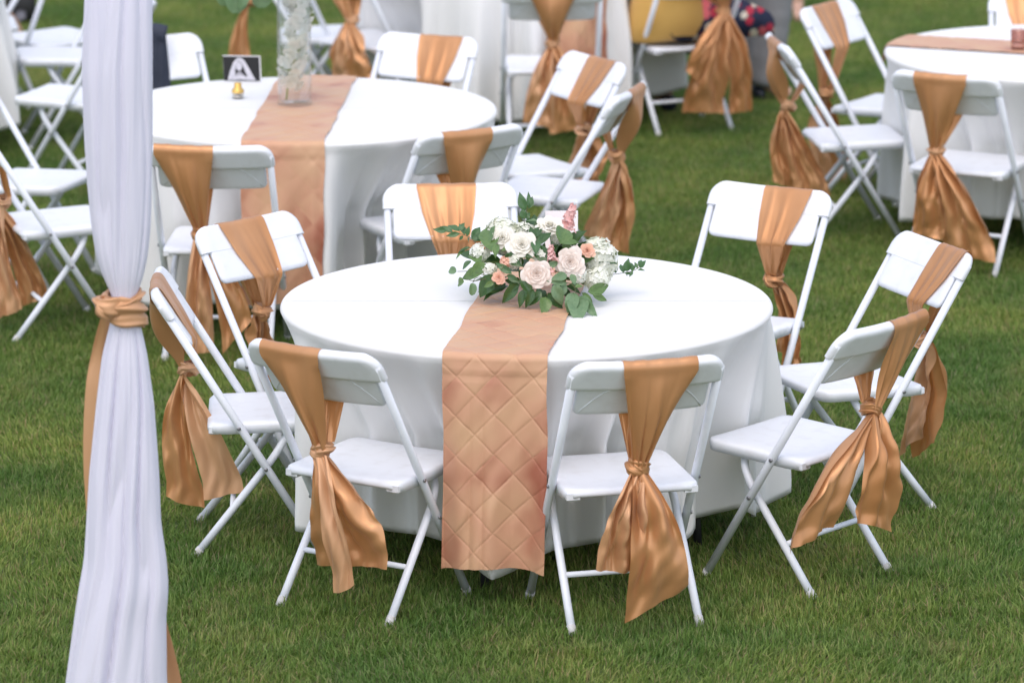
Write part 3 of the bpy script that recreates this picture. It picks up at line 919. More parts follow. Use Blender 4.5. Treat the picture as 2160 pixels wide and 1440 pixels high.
# long tail falling behind the drape
lft = [(218, 650), (196, 730), (180, 820), (175, 960), (184, 1100), (205, 1250), (236, 1400), (244, 1462)]
rgt = [(240, 655), (240, 740), (262, 850), (280, 1000), (305, 1120), (336, 1250), (368, 1370), (386, 1450)]
YB = DY + .085
la = smooth_path([at_y(*p, YB if i else DY) for i, p in enumerate(lft)], 50); ra = smooth_path([at_y(*p, YB if i else DY) for i, p in enumerate(rgt)], 50)
TT = np.linspace(0, 1, 30)
P = la[:, None, :] + (ra - la)[:, None, :] * TT[None, :, None]
ss = np.linspace(0, 1, 50)
P[:, :, 1] += .008 * np.sin(9 * TT[None, :] + 2 * np.sin(3 * ss[:, None])) * np.minimum(1, ss[:, None] * 5)
P[:, :, 2] = np.maximum(P[:, :, 2], SOIL + .012)
MB().add(*grid(P)).build('tail', M['satin_back'], tie)

# ------------------------------------------------------------------ flower centrepiece on the nearest table
def leaf_mesh(kind, seed):
    g = np.random.RandomState(seed)
    nu, nv = 11, 7
    P = np.empty((nu, nv, 3))
    for i in range(nu):
        s = i / (nu - 1)
        if kind == 'round': w = .42 * math.sqrt(max(0, 1 - (2 * s - 1) ** 2)) ** .9
        elif kind == 'lance': w = .17 * math.sin(PI * s ** .8) ** 1.1
        else: w = .25 * math.sin(PI * s ** .82) ** .85 * (1 - .15 * s)
        for j in range(nv):
            t = j / (nv - 1) * 2 - 1
            x = w * t
            z = .10 * abs(t) * w / .25 - .22 * (s - .1) ** 2 + .018 * math.sin(9 * s + 3 * t + seed)
            P[i, j] = (x, s, z)
    return grid(P)
def leaf_mat(name, c1, c2, rough, back):
    m = mat(name, c1, rough, c2, 14, .05, 90, spec=.5, transl=.18, transl_col=back, coat=.15)
    return m
M['leaf_dark'] = leaf_mat('camellia_leaf', (.030, .080, .020), (.050, .120, .032), .32, (.08, .20, .03))
M['leaf_mid'] = leaf_mat('green_leaf', (.085, .165, .045), (.13, .22, .065), .40, (.16, .28, .05))
M['leaf_grey'] = leaf_mat('eucalyptus_leaf', (.120, .215, .105), (.17, .27, .14), .52, (.16, .28, .10))
M['leaf_ruscus'] = leaf_mat('ruscus_leaf', (.045, .120, .040), (.075, .165, .058), .38, (.09, .18, .05))
M['stem'] = mat('green_stem', (.09, .13, .05), .6, (.12, .10, .05), 30)
LEAF = {}
for kd in ('camellia', 'round', 'lance'):
    for s in range(3):
        v, f = leaf_mesh(kd, s * 3 + 1)
        me = bpy.data.meshes.new('leaf'); me.from_pydata([tuple(p) for p in v], [], f)
        me.polygons.foreach_set('use_smooth', [True] * len(me.polygons)); me.materials.append(None)
        LEAF[kd, s] = me

def leaf(parent, base, tip, kind='camellia', m='leaf_dark', width=1.0, roll=0.0, up=None, var=0):
    base, tip = Vector(base), Vector(tip)
    d = tip - base; L = d.length
    yv = d.normalized(); n = Vector(up if up is not None else (0, -.75, .66))
    xv = yv.cross(n).normalized(); zv = xv.cross(yv)
    R = Matrix((xv, yv, zv)).transposed().to_4x4()
    o = bpy.data.objects.new('leaf', LEAF[kind, var % 3]); COL.objects.link(o)
    o.material_slots[0].link = 'OBJECT'; o.material_slots[0].material = M[m]
    o.parent = parent
    inv = Vector((0, 0, 0))
    par = parent
    off = Vector((0, 0, 0))
    while par is not None: off += Vector(par.location); par = par.parent
    o.matrix_local = Matrix.Translation(base - off) @ R @ Matrix.Rotation(roll, 4, 'Y') @ Matrix.Diagonal((L * width, L, L, 1))
    return o

FC = np.array([.075, .055, TZ + .045]); FA = np.array([.235, .185, .190])    # dome on which the flowers sit
fl = thing('flower_centerpiece', 'low arrangement of cream and blush roses with hydrangea and dark leaves', 'flowers', (FC[0], FC[1], TZ + .004))
def dome(zx, zy, k=1.0, dy=0.0):
    """zoomed-photograph coordinates (4 px per photo px, origin 860, 380) -> point on the dome"""
    px, py = 860 + zx / 4, 380 + zy / 4
    o, d = project_ray(px, py)
    A = FA * k; oo = (o - FC) / A; dd = d / A
    a, b, c = dd @ dd, 2 * oo @ dd, oo @ oo - 1
    q = b * b - 4 * a * c
    t = (-b - math.sqrt(q)) / (2 * a) if q > 0 else -b / (2 * a)
    p = o + d * t; p[1] += dy
    if p[2] < TZ + .010: p = at_z(px, py, TZ + .010)
    return p
def rel(p): return np.array(p) - np.array([FC[0], FC[1], TZ + .004])

def petal_mat(name, c1, c2, tr):
    return mat(name, c1, .55, c2, 25, .05, 200, spec=.3, sheen=.15, transl=.25, transl_col=tr)
M['cream'] = petal_mat('cream_petal', (.87, .84, .76), (.89, .87, .82), (.85, .80, .62))
M['blush'] = petal_mat('blush_petal', (.86, .77, .70), (.88, .82, .77), (.85, .66, .55))
M['peach'] = petal_mat('peach_petal', (.82, .48, .34), (.84, .58, .46), (.85, .42, .26))
M['pink'] = petal_mat('pink_petal', (.80, .44, .42), (.83, .58, .56), (.85, .40, .36))
M['hydrangea'] = petal_mat('hydrangea_petal', (.85, .86, .77), (.88, .88, .85), (.80, .84, .60))

def axes(n):
    n = np.array(n, float); n /= np.linalg.norm(n)
    a = np.array([0, 0, 1.]) if abs(n[2]) < .9 else np.array([1., 0, 0])
    x = np.cross(a, n); x /= np.linalg.norm(x)
    return x, np.cross(n, x), n

def rose(centre, face, R, m, seed, open_=1.0):
    g = np.random.RandomState(seed); X, Y, Z = axes(face); mb = MB(); N = 40
    for i in range(N):
        f = i / (N - 1)
        th0 = i * 2.3999 + g.uniform(-.2, .2)
        tilt = R_(2 + (66 * open_) * f ** 2.6)
        b = R * (.03 + .52 * f ** .9); Lp = R * (.62 + .30 * f) * g.uniform(.93, 1.07)
        wd = R * (.34 + .72 * f)
        nu, nv = 8, 9
        P = np.empty((nu, nv, 3)); rp = g.uniform(0, 6.28)
        for a in range(nu):
            v = a / (nu - 1)
            r = b * (.55 + .45 * v) + Lp * math.sin(tilt) * v ** 1.25 + R * (.05 + .15 * f ** 2) * v ** 5
            z = R * (.06 - .22 * f) + Lp * math.cos(tilt * .86) * (v - .16 * f * v ** 4) * (1.0 - .10 * f)
            wv = wd * (math.sin(PI * (.12 + .62 * v)) ** .8) * (1 - .28 * v ** 7)
            for c in range(nv):
                u = c / (nv - 1) * 2 - 1
                phi = u * wv / max(r + .18 * R, .22 * R)
                rr = r * (1 - .05 * f * u * u) + .022 * R * math.sin(3.2 * u + rp) * v * v
                zz = z - R * .16 * u * u * v ** 2 * (.3 + f) + .02 * R * math.sin(4 * u + 2 * rp) * v ** 3
                th = th0 + phi
                P[a, c] = centre + X * (rr * math.cos(th)) + Y * (rr * math.sin(th)) + Z * zz
        mb.add(*grid(P))
    return mb.build('rose', m, fl)

def floret(mb, c, n, size, np_, g, cup=.25):
    X, Y, Z = axes(n); a0 = g.uniform(0, 6.28)
    for k in range(np_):
        a = a0 + k * 2 * PI / np_
        d = X * math.cos(a) + Y * math.sin(a); t = -X * math.sin(a) + Y * math.cos(a)
        w = size * .52 * (4 / np_) ** .6; h = size * cup * g.uniform(.5, 1.4)
        pts = [c, c + d * size * .5 + t * w + Z * h * .5, c + d * size * 1.0 + t * w * .55 + Z * h * .5, c + d * size * 1.08 + Z * h * .9, c + d * size - t * w * .55 + Z * h * .4, c + d * size * .5 - t * w + Z * h * .5, c + d * size * .55 + Z * h * .15]
        mb.add(pts, [(0, 1, 6), (1, 2, 6), (2, 3, 6), (3, 4, 6), (4, 5, 6), (5, 0, 6)])

def hydrangea(centre, R, seed, m='hydrangea', n=130, sq=(1, .8, 1)):
    g = np.random.RandomState(seed); mb = MB()
    for i in range(n):
        z = 1 - 2 * (i + .5) / n; a = i * 2.39996
        d = np.array([math.sqrt(1 - z * z) * math.cos(a), math.sqrt(1 - z * z) * math.sin(a), z])
        if d[1] > .55: continue
        c = centre + d * R * np.array(sq) * g.uniform(.84, 1.06)
        floret(mb, c, d + g.uniform(-.45, .45, 3), max(R * g.uniform(.15, .21), .0075), 4, g)
    return mb.build('hydrangea', M[m], fl)

def stock(p0, p1, r, seed, m='pink', n=34):
    g = np.random.RandomState(seed); mb = MB(); p0, p1 = np.array(p0), np.array(p1); X, Y, Z = axes(p1 - p0)
    for i in range(n):
        t = i / n; a = i * 2.4
        rr = r * (1 - .55 * t)
        d = X * math.cos(a) + Y * math.sin(a)
        floret(mb, p0 + (p1 - p0) * t + d * rr * g.uniform(.5, 1), d + Z * .4 + g.uniform(-.3, .3, 3), r * g.uniform(.42, .62) * (1 - .35 * t), 5, g, .4)
    return mb.build('stock_flower', M[m], fl)

def fdir(p, w=(0, -.55, .35)):
    n = (np.array(p) - FC) / FA ** 1; n /= np.linalg.norm(n); return n * .75 + np.array(w)

PXM = 1 / 4 / 690.0          # zoom pixels to metres
for q, (zx, zy, r, m, k, face) in enumerate([
        (800, 490, 98, 'cream', .93, (-.15, -.75, .55)), (962, 548, 112, 'cream', 1.02, (-.05, -.8, .5)), (1200, 398, 112, 'cream', 1.0, (.12, -.45, .85)),
        (1090, 785, 112, 'blush', 1.10, (-.10, -.97, .16)), (1368, 690, 116, 'blush', 1.08, (.06, -.95, .22)),
        (770, 822, 56, 'peach', 1.10, (-.1, -.9, .3)), (1512, 598, 66, 'peach', 1.08, (.25, -.75, .55)), (820, 690, 40, 'peach', 1.02, (-.2, -.8, .5)), (1400, 590, 46, 'blush', 1.02, (0, -.7, .7))]):
    rose(rel(dome(zx, zy, k)), face, r * PXM * .80, M[m], 30 + q, 1.0 if r > 80 else .8)
hydrangea(rel(dome(1600, 680, .93)), 175 * PXM, 2, n=330, sq=(.95, .75, 1.1))
hydrangea(rel(dome(1590, 840, 1.0)), 105 * PXM, 5, n=150)
hydrangea(rel(dome(790, 470, .80)), 150 * PXM, 3, n=260)
hydrangea(rel(dome(985, 440, .84)), 90 * PXM, 7, n=90)
hydrangea(rel(dome(610, 610, .98)), 80 * PXM, 9, n=80)
hydrangea(rel(dome(1440, 800, 1.0)), 70 * PXM, 10, n=60)
hydrangea(rel(dome(690, 760, .98)), 60 * PXM, 11, n=50)
stock(rel(dome(1340, 400, .98)), rel(dome(1400, 205, 1.0)), 58 * PXM, 4)
stock(rel(dome(1390, 460, 1.0)), rel(dome(1360, 300, 1.0)), 40 * PXM, 14, n=18)
stock(rel(dome(1225, 690, 1.10)), rel(dome(1205, 550, 1.10)), 46 * PXM, 6, n=26)
stock(rel(dome(830, 740, 1.06)), rel(dome(800, 650, 1.06)), 42 * PXM, 8, m='peach', n=18)
hydrangea(rel(dome(1130, 640, .92)), 70 * PXM, 21, n=70)
hydrangea(rel(dome(1290, 480, .90)), 75 * PXM, 22, n=80)
hydrangea(rel(dome(900, 690, .95)), 55 * PXM, 23, n=50)
stock(rel(dome(1220, 790, 1.12)), rel(dome(1200, 740, 1.12)), 30 * PXM, 12, n=12)

LV = [  # base, tip in zoom coordinates, kind, material, width, dome factor
 (1290, 530, 1330, 385, 'round', 'leaf_mid', .95, 1.1), (1280, 535, 1455, 508, 'camellia', 'leaf_mid', 1, 1.1), (1300, 545, 1400, 590, 'camellia', 'leaf_mid', .9, 1.04),
 (1060, 470, 1030, 390, 'camellia', 'leaf_dark', 1.1, 1.05), (1060, 500, 1125, 370, 'camellia', 'leaf_dark', 1, 1.05), (1090, 540, 1215, 428, 'camellia', 'leaf_dark', .9, 1.1),
 (1080, 560, 1200, 705, 'camellia', 'leaf_dark', 1.2, 1.06), (1075, 500, 1085, 610, 'camellia', 'leaf_ruscus', 1.1, 1.1),
 (660, 705, 520, 800, 'camellia', 'leaf_mid', 1.4, 1.12), (640, 765, 435, 822, 'camellia', 'leaf_mid', .9, 1.12), (735, 800, 590, 985, 'camellia', 'leaf_dark', 1.3, 1.12), (730, 860, 640, 900, 'camellia', 'leaf_mid', 1.1, 1.16),
 (940, 850, 835, 945, 'camellia', 'leaf_dark', 1.1, 1.12), (930, 870, 795, 1040, 'camellia', 'leaf_dark', .95, 1.15), (950, 825, 1065, 995, 'camellia', 'leaf_dark', .9, 1.15),
 (1000, 915, 930, 1072, 'camellia', 'leaf_dark', 1, 1.16), (1060, 920, 995, 1078, 'camellia', 'leaf_dark', .9, 1.18), (1130, 935, 1010, 1062, 'camellia', 'leaf_dark', 1, 1.14),
 (1165, 985, 1150, 1125, 'camellia', 'leaf_mid', 1.35, 1.2), (1180, 950, 1310, 1085, 'camellia', 'leaf_dark', 1, 1.14),
 (1240, 870, 1300, 1060, 'camellia', 'leaf_grey', 1.1, 1.2), (1340, 880, 1250, 1000, 'camellia', 'leaf_grey', 1, 1.16), (1400, 950, 1365, 1135, 'camellia', 'leaf_grey', 1, 1.24), (1430, 990, 1440, 1160, 'camellia', 'leaf_grey', 1.15, 1.24), (1440, 980, 1590, 1140, 'camellia', 'leaf_grey', .7, 1.24),
 (1470, 950, 1570, 1040, 'camellia', 'leaf_mid', .8, 1.2), (1520, 940, 1715, 888, 'camellia', 'leaf_mid', 1.0, 1.18), (1560, 965, 1692, 1018, 'camellia', 'leaf_mid', .8, 1.2), (1370, 880, 1470, 890, 'camellia', 'leaf_dark', .9, 1.15),
 (1345, 800, 1215, 832, 'camellia', 'leaf_grey', 1.1, 1.18), (1380, 790, 1415, 880, 'camellia', 'leaf_grey', 1.2, 1.16), (1265, 690, 1145, 745, 'camellia', 'leaf_grey', .8, 1.14), (1350, 870, 1180, 855, 'camellia', 'leaf_grey', .5, 1.18),
 (490, 585, 395, 655, 'camellia', 'leaf_mid', .9, 1.0), (530, 570, 420, 600, 'camellia', 'leaf_dark', .8, 1.0), (535, 680, 455, 745, 'camellia', 'leaf_ruscus', 1.2, 1.04), (560, 600, 600, 680, 'camellia', 'leaf_mid', 1, 1.06),
 (840, 800, 945, 865, 'lance', 'leaf_dark', 1.2, 1.16), (700, 380, 655, 530, 'lance', 'leaf_mid', 1.3, 1.08), (690, 430, 695, 545, 'lance', 'leaf_mid', 1.5, 1.1), (755, 540, 735, 640, 'lance', 'leaf_mid', 1.2, 1.1),
 (820, 640, 915, 610, 'camellia', 'leaf_dark', .8, 1.06), (860, 670, 960, 720, 'camellia', 'leaf_dark', 1, 1.04), (900, 640, 1060, 640, 'camellia', 'leaf_dark', .8, 1.03), (860, 760, 760, 730, 'lance', 'leaf_grey', 1.2, 1.14), (880, 790, 730, 690, 'lance', 'leaf_ruscus', 1, 1.16),
 (1440, 720, 1500, 760, 'camellia', 'leaf_dark', 1, 1.0), (870, 560, 790, 590, 'camellia', 'leaf_mid', 1, 1.0), (1100, 350, 1000, 330, 'camellia', 'leaf_grey', .8, .95)]
for i, (bx, by, tx, ty, kd, mt, w, k) in enumerate(LV):
    b = dome(bx, by, k - .06); t = dome(tx, ty, k + .02)
    leaf(fl, b, t, kd, mt, w, random.Random(i).uniform(-.4, .4), fdir((np.array(b) + t) / 2), i)
rg = np.random.RandomState(12)
for i in range(85):          # inner foliage filling the heart of the arrangement
    a = rg.uniform(0, 2 * PI); e = rg.uniform(-.15, 1.2)
    d = np.array([math.cos(a) * math.cos(e), math.sin(a) * math.cos(e), max(0, math.sin(e))])
    b = FC + d * FA * rg.uniform(.45, .7); t = b + (d * FA * rg.uniform(.25, .45) + rg.uniform(-.025, .025, 3))
    b[2] = max(b[2], TZ + .012); t[2] = max(t[2], TZ + .010)
    leaf(fl, b, t, 'camellia', ('leaf_dark', 'leaf_dark', 'leaf_ruscus', 'leaf_mid')[i % 4], rg.uniform(.8, 1.2), rg.uniform(-.6, .6), d + (0, -.3, .4), i)

def sprig(pts, leaves, kd='lance', mt='leaf_ruscus', k=1.0, size=70, dy=0.0):
    P = [dome(x, y, k, dy) for x, y in pts]
    sp = MB().add(*tube([rel(p) for p in smooth_path(P, 16)], .0011, 6)).build('sprig', M['stem'], fl)
    for i, (bx, by, tx, ty, w) in enumerate(leaves):
        b, t = dome(bx, by, k, dy), dome(tx, ty, k, dy - .008 + .016 * (i % 3))
        leaf(sp, b, t, kd, mt, w, .3 * (i % 3 - 1), (0.1 * (i % 2), -.8, .6), i)
sprig([(600, 560), (520, 480), (400, 445), (215, 410)], [(330, 430, 215, 408, 1.3), (380, 440, 270, 385, 1.3), (430, 430, 335, 378, 1.5), (440, 450, 325, 465, 1.2), (430, 430, 480, 358, 1.6), (480, 460, 440, 365, 1.4), (500, 470, 515, 385, 1.6),
      (470, 470, 430, 510, 1.5), (540, 500, 620, 398, 1.5), (560, 500, 640, 470, 1.6), (540, 480, 640, 510, 1.5), (520, 490, 500, 540, 1.6), (570, 520, 590, 440, 1.3)])
sprig([(985, 370), (990, 300), (1012, 230)], [(990, 260, 940, 100, 1.4), (1025, 235, 1020, 95, .8), (1020, 240, 1060, 140, 1.2), (985, 330, 965, 235, 2.0), (1000, 330, 1030, 270, 1.6), (985, 365, 1090, 350, 1.6)], mt='leaf_ruscus')
sprig([(1690, 800), (1800, 785), (1900, 765), (1985, 715)], [(1750, 785, 1765, 690, 1.4), (1760, 780, 1750, 730, 1.6), (1820, 780, 1800, 710, 1.6), (1840, 770, 1860, 655, 1.6), (1850, 770, 1880, 690, 1.5), (1890, 765, 1900, 700, 1.6), (1900, 765, 1870, 810, 1.3),
      (1940, 745, 1915, 690, 1.4), (1960, 740, 1980, 675, 1.8), (1960, 740, 2003, 670, 1.8), (1830, 785, 1895, 790, 1.2), (1840, 785, 1865, 825, 1.2), (1940, 755, 2000, 750, 1.2)], k=1.0)
sprig([(640, 800), (540, 770), (420, 770)], [(410, 775, 345, 745, 1.0)], 'round', 'leaf_grey', 1.08)
sprig([(660, 830), (560, 850), (490, 830)], [(475, 855, 415, 862, 1.0)], 'round', 'leaf_mid', 1.12)
sprig([(620, 815), (570, 830), (550, 860)], [(548, 865, 545, 968, .75)], 'round', 'leaf_grey', 1.14)
sprig([(1330, 860), (1400, 890), (1425, 980)], [(1410, 900, 1480, 880, 1.8)], 'lance', 'leaf_mid', 1.2)

# white card standing behind the flowers
def card(name, label, cat, px, py, z0, w, h, rz, lean, m):
    p = at_z(px, py, z0)
    t = thing(name, label, cat, tuple(p), rz)
    c, s = math.cos(lean), math.sin(lean)
    def P(x, y, zz): return (x, y * c + zz * s, -y * s + zz * c)
    v, f = box(0, 0, h / 2, w, .0022, h)
    mesh_obj('card_sheet', [P(*q) for q in v], f, m, t, smooth=False)
    v, f = box(0, .022, h * .42, w * .3, .002, h * .84)
    mesh_obj('card_prop', [P(q[0], q[1] + (.5 - q[2] / h) * .04, q[2] * .98 + .001) for q in v], f, M['card_white'], t, smooth=False)
    return t, P
p = at_y(1184, 560, .33)
card('table_card', 'blank white card standing behind the flower centrepiece', 'card', 1184, 549, TZ + .006, .105, .165, .05, -.06, M['card_white'])

# ------------------------------------------------------------------ things on the vase table
vb = at_z(622, 221, TZ + .010)
va = thing('glass_vase', 'tall clear glass cylinder vase on the copper runner of the second table', 'vase', tuple(vb))
VR, VH = .066, .50
v, f = lathe([(.001, .0), (VR - .003, 0), (VR, .003), (VR, VH), (VR - .002, VH + .001), (VR - .004, VH), (VR - .004, .020), (VR - .010, .014), (.001, .014)], 56)
mesh_obj('glass_body', v, f, M['glass'], va)
M['orchid'] = mat('white_orchid_petal', (.91, .91, .89), .5, (.89, .90, .85), 30, transl=.25, transl_col=(.85, .88, .75))
M['orchid_stem'] = mat('orchid_stem', (.20, .28, .06), .5, (.28, .33, .10), 30)
oc = thing('orchid_spray', 'white orchid stem standing inside the tall glass vase', 'flowers', tuple(vb + np.array([0, 0, .016])))
spine = smooth_path([(-.032, -.01, .004), (-.022, -.005, .10), (-.005, 0, .22), (.012, .005, .34), (.0, 0, .46)], 30)
MB().add(*tube(spine, .0035, 8)).build('stem', M['orchid_stem'], oc)
g = np.random.RandomState(3)
for i in range(58):
    t = .24 + .75 * i / 58
    c = spine[int(t * 29)] + np.array([.030 * math.cos(i * 2.2) + .008, .028 * math.sin(i * 2.2), g.uniform(-.012, .012) - .02])
    n = c - spine[int(t * 29)]; mb = MB(); floret(mb, c, n + np.array([0, -.02, -.01]), .027, 3, g, .3); floret(mb, c + n * .1, n + np.array([0, -.02, -.01]), .030, 2, g, .3); floret(mb, c + n * .2, n, .009, 3, g, .8)
    mb.build('blossom', M['orchid'], oc)
gp_ = at_y(560, -40, vb[1])
gt = thing('eucalyptus_bunch', 'grey green eucalyptus leaves drooping from the vase top at upper picture edge', 'leaves', tuple(vb + np.array([0, 0, VH + .002])))
sp = MB().add(*tube(smooth_path([(0, 0, -.02), (-.04, -.01, .05), (-.12, -.02, .07), (-.19, -.03, .03), (-.23, -.03, -.02)], 20), .002, 6)).build('stem', M['stem'], gt)
MB().add(*lathe([(.001, -.03), (.030, -.02), (.058, .004), (.066, .035), (.05, .075), (.02, .095), (.001, .1)], 24)).build('leaf_mass', M['leaf_grey'], gt)
for i, (bx, by, tx, ty) in enumerate([(485, -30, 508, 28), (520, -35, 490, 16), (540, -25, 556, 12), (560, -30, 545, 18), (470, -30, 478, 14), (590, -40, 570, -8), (600, -60, 570, -50), (520, -60, 490, -80)]):
    leaf(gt, at_y(bx, by, vb[1] - .03), at_y(tx, ty, vb[1] - .04), 'round', 'leaf_grey', 1.0, .3 * (i % 3 - 1), (0, -.9, .3), i)
for i in range(16):
    a = i * 2.4; b = vb + np.array([.04 * math.cos(a), .04 * math.sin(a), VH + .03 + .003 * i]); t = b + np.array([.10 * math.cos(a), .10 * math.sin(a), .04 + .03 * math.sin(i)])
    leaf(gt, b, t, 'round', 'leaf_grey', .9, 0, (0, 0, 1), i)

jb = at_z(502, 208, TZ + .004)
jr = thing('favor_jar', 'tiny glass jar with golden neck standing before the photo card', 'jar', tuple(jb))
v, f = lathe([(.001, 0), (.021, 0), (.024, .003), (.024, .026), (.0225, .032), (.021, .032), (.0215, .026), (.0215, .005), (.001, .004)], 32); mesh_obj('jar_glass', v, f, M['glass'], jr)
v, f = lathe([(.0205, .006), (.0205, .014), (.001, .014)], 24); mesh_obj('filling', v, f, mat('pale_filling', (.70, .62, .55), .6), jr)
v, f = lathe([(.0238, .022), (.0245, .033), (.016, .044), (.0145, .046), (.0145, .062), (.001, .063)], 32); mesh_obj('golden_neck', v, f, M['gold'], jr)

ct, P = card('photo_card', 'black and white photo card of a veiled bride on the second table', 'photo', 512, 171, TZ + .006, .152, .108, -.10, -.20, M['card_white'])
def flat(name, pts, m, off, parent):
    n = len(pts)
    v = [P(x, -.0011 - off, z) for x, z in pts] + [P(x, -.0011 - off + .0004, z) for x, z in pts]
    f = [tuple(range(n)), tuple(range(2 * n - 1, n - 1, -1))] + [(i, i + n, (i + 1) % n + n, (i + 1) % n) for i in range(n)]
    return mesh_obj(name, v, f, m, parent, smooth=False)
pic = flat('print', [(-.0755, .0005), (.0715, .0005), (.0715, .1045), (-.0755, .1045)], M['card_black'], .0006, ct)
ell = lambda cx, cz, a, b, n=24: [(cx + a * math.cos(2 * PI * k / n), cz + b * math.sin(2 * PI * k / n)) for k in range(n)]
outer = [(-.060 + .0, .004), (-.050, .040), (-.034, .080), (-.018, .098), (-.004, .100), (.010, .090), (.028, .056), (.044, .022), (.054, .004), (.030, .004), (.014, .036), (.004, .066), (-.006, .084), (-.016, .084), (-.024, .072), (-.028, .044), (-.030, .004)]
flat('printed_veil', outer, M['print_white'], .0012, pic)
flat('printed_hair', ell(-.012, .066, .015, .021), M['card_black'], .0010, pic)
flat('printed_face', ell(-.012, .063, .0125, .0185), M['print_white'], .0014, pic)
flat('printed_shoulders', [(-.030, .004), (-.026, .028), (-.016, .040), (-.006, .040), (.006, .028), (.014, .004)], M['print_grey'], .0013, pic)
for i, (x, z, r) in enumerate([(-.026, .014, .009), (-.012, .018, .010), (.004, .015, .010), (.018, .013, .009), (-.034, .010, .007), (.026, .009, .007)]):
    flat('printed_flower', ell(x, z, r, r * .9, 10), M['print_white'], .0015 + i * .0001, pic)

def votive(label, px, py, z, r=.030, h=.07, gm_='rose_glass'):
    b = at_z(px, py, z)
    t = thing('votive_glass', label, 'candle holder', tuple(b))
    v, f = lathe([(.001, 0), (r * .86, 0), (r * .9, .003), (r, h), (r - .002, h + .001), (r - .004, h - .001), (r * .9 - .004, .008), (.001, .007)], 32); mesh_obj('glass_cup', v, f, M[gm_], t)
    v, f = lathe([(.001, .030), (r * .8, .030), (r * .82, .009), (.001, .009)], 24); mesh_obj('wax', v, f, M['card_white'], t)
votive('rose glass votive on the runner at the right picture edge', 2148, 104, TZ + .012, .034, .082)

# ------------------------------------------------------------------ guests
M['skin'] = mat('skin', (.60, .38, .29), .5, (.56, .34, .25), 12, transl=.05)
M['yellow'] = mat('mustard_knit', (.66, .40, .105), .75, (.60, .35, .085), 7, .3, 350, sheen=.3)
M['grey_wool'] = mat('grey_trouser_cloth', (.25, .25, .26), .8, (.20, .20, .215), 9, .2, 500)
M['navy'] = mat('navy_wool', (.018, .024, .042), .75, (.026, .033, .055), 9, .2, 400)
M['blue_shirt'] = mat('pale_blue_cotton', (.42, .52, .78), .7, (.47, .57, .82), 8, .1, 400)
M['shoe'] = mat('dark_shoe_leather', (.012, .015, .028), .35)
M['hair'] = mat('brown_hair', (.05, .03, .018), .5, (.08, .045, .025), 40)
def floral():
    m = mat('floral_print', (.010, .014, .045), .7, bump=.1)
    N = m.node_tree.nodes; L = m.node_tree.links; b = N['Principled BSDF']
    tc = N.new('ShaderNodeTexCoord')
    vo = N.new('ShaderNodeTexVoronoi'); vo.inputs['Scale'].default_value = 17
    nz = N.new('ShaderNodeTexNoise'); nz.inputs['Scale'].default_value = 60
    mp = N.new('ShaderNodeMix'); mp.data_type = 'VECTOR'; mp.inputs['Factor'].default_value = .03
    L.new(tc.outputs['Object'], mp.inputs['A']); L.new(nz.outputs['Color'], mp.inputs['B']); L.new(mp.outputs['Result'], vo.inputs['Vector'])
    sx = N.new('ShaderNodeSeparateXYZ'); L.new(vo.outputs['Color'], sx.inputs[0])
    cr = N.new('ShaderNodeValToRGB'); cr.color_ramp.interpolation = 'CONSTANT'; e = cr.color_ramp.elements
    e[0].position = 0; e[0].color = (.45, .02, .05, 1); e[1].position = .8; e[1].color = (.012, .016, .05, 1)
    for p_, c_ in ((.28, (.62, .12, .14)), (.45, (.70, .34, .14)), (.60, (.70, .62, .50))):
        k = e.new(p_); k.color = (*c_, 1)
    L.new(sx.outputs[0], cr.inputs['Fac'])
    lt = N.new('ShaderNodeMath'); lt.operation = 'LESS_THAN'; lt.inputs[1].default_value = .46; L.new(vo.outputs['Distance'], lt.inputs[0])
    mx = N.new('ShaderNodeMix'); mx.data_type = 'RGBA'; mx.inputs['A'].default_value = (.010, .014, .045, 1)
    L.new(lt.outputs[0], mx.inputs['Factor']); L.new(cr.outputs['Color'], mx.inputs['B']); L.new(mx.outputs['Result'], b.inputs['Base Color'])
    return m
M['floral'] = floral()

def body(parent, J, edges, rad, name='body', m='skin'):
    keys = list(J); idx = {k: i for i, k in enumerate(keys)}
    me = bpy.data.meshes.new(name); me.from_pydata([J[k] for k in keys], [(idx[a], idx[b]) for a, b in edges], [])
    o = bpy.data.objects.new(name, me); COL.objects.link(o); o.parent = parent
    me.materials.append(M[m])
    md = o.modifiers.new('skin', 'SKIN'); md.use_smooth_shade = True
    if not me.skin_vertices: 
        bm = bmesh.new(); bm.from_mesh(me); bm.verts.layers.skin.verify(); bm.to_mesh(me); bm.free()
    for k in keys:
        r = rad[k]; r = (r, r) if np.isscalar(r) else r
        sv = me.skin_vertices[0].data[idx[k]]; sv.radius = r; sv.use_root = (k == 'pelvis')
    o.modifiers.new('sub', 'SUBSURF').levels = 2; o.modifiers['sub'].render_levels = 2
    return o
def person_edges(J):
    e = [('pelvis', 'waist'), ('waist', 'chest'), ('chest', 'neck'), ('neck', 'head'), ('head', 'crown')]
    for s in 'LR':
        e += [('pelvis', 'hip' + s), ('hip' + s, 'knee' + s), ('knee' + s, 'ankle' + s), ('ankle' + s, 'toe' + s), ('chest', 'sho' + s), ('sho' + s, 'elb' + s), ('elb' + s, 'wri' + s), ('wri' + s, 'palm' + s)]
        for k in range(4): e += [('palm' + s, 'f%d' % k + s), ('f%d' % k + s, 't%d' % k + s)]
        e += [('wri' + s, 'thumb' + s)]
    return e
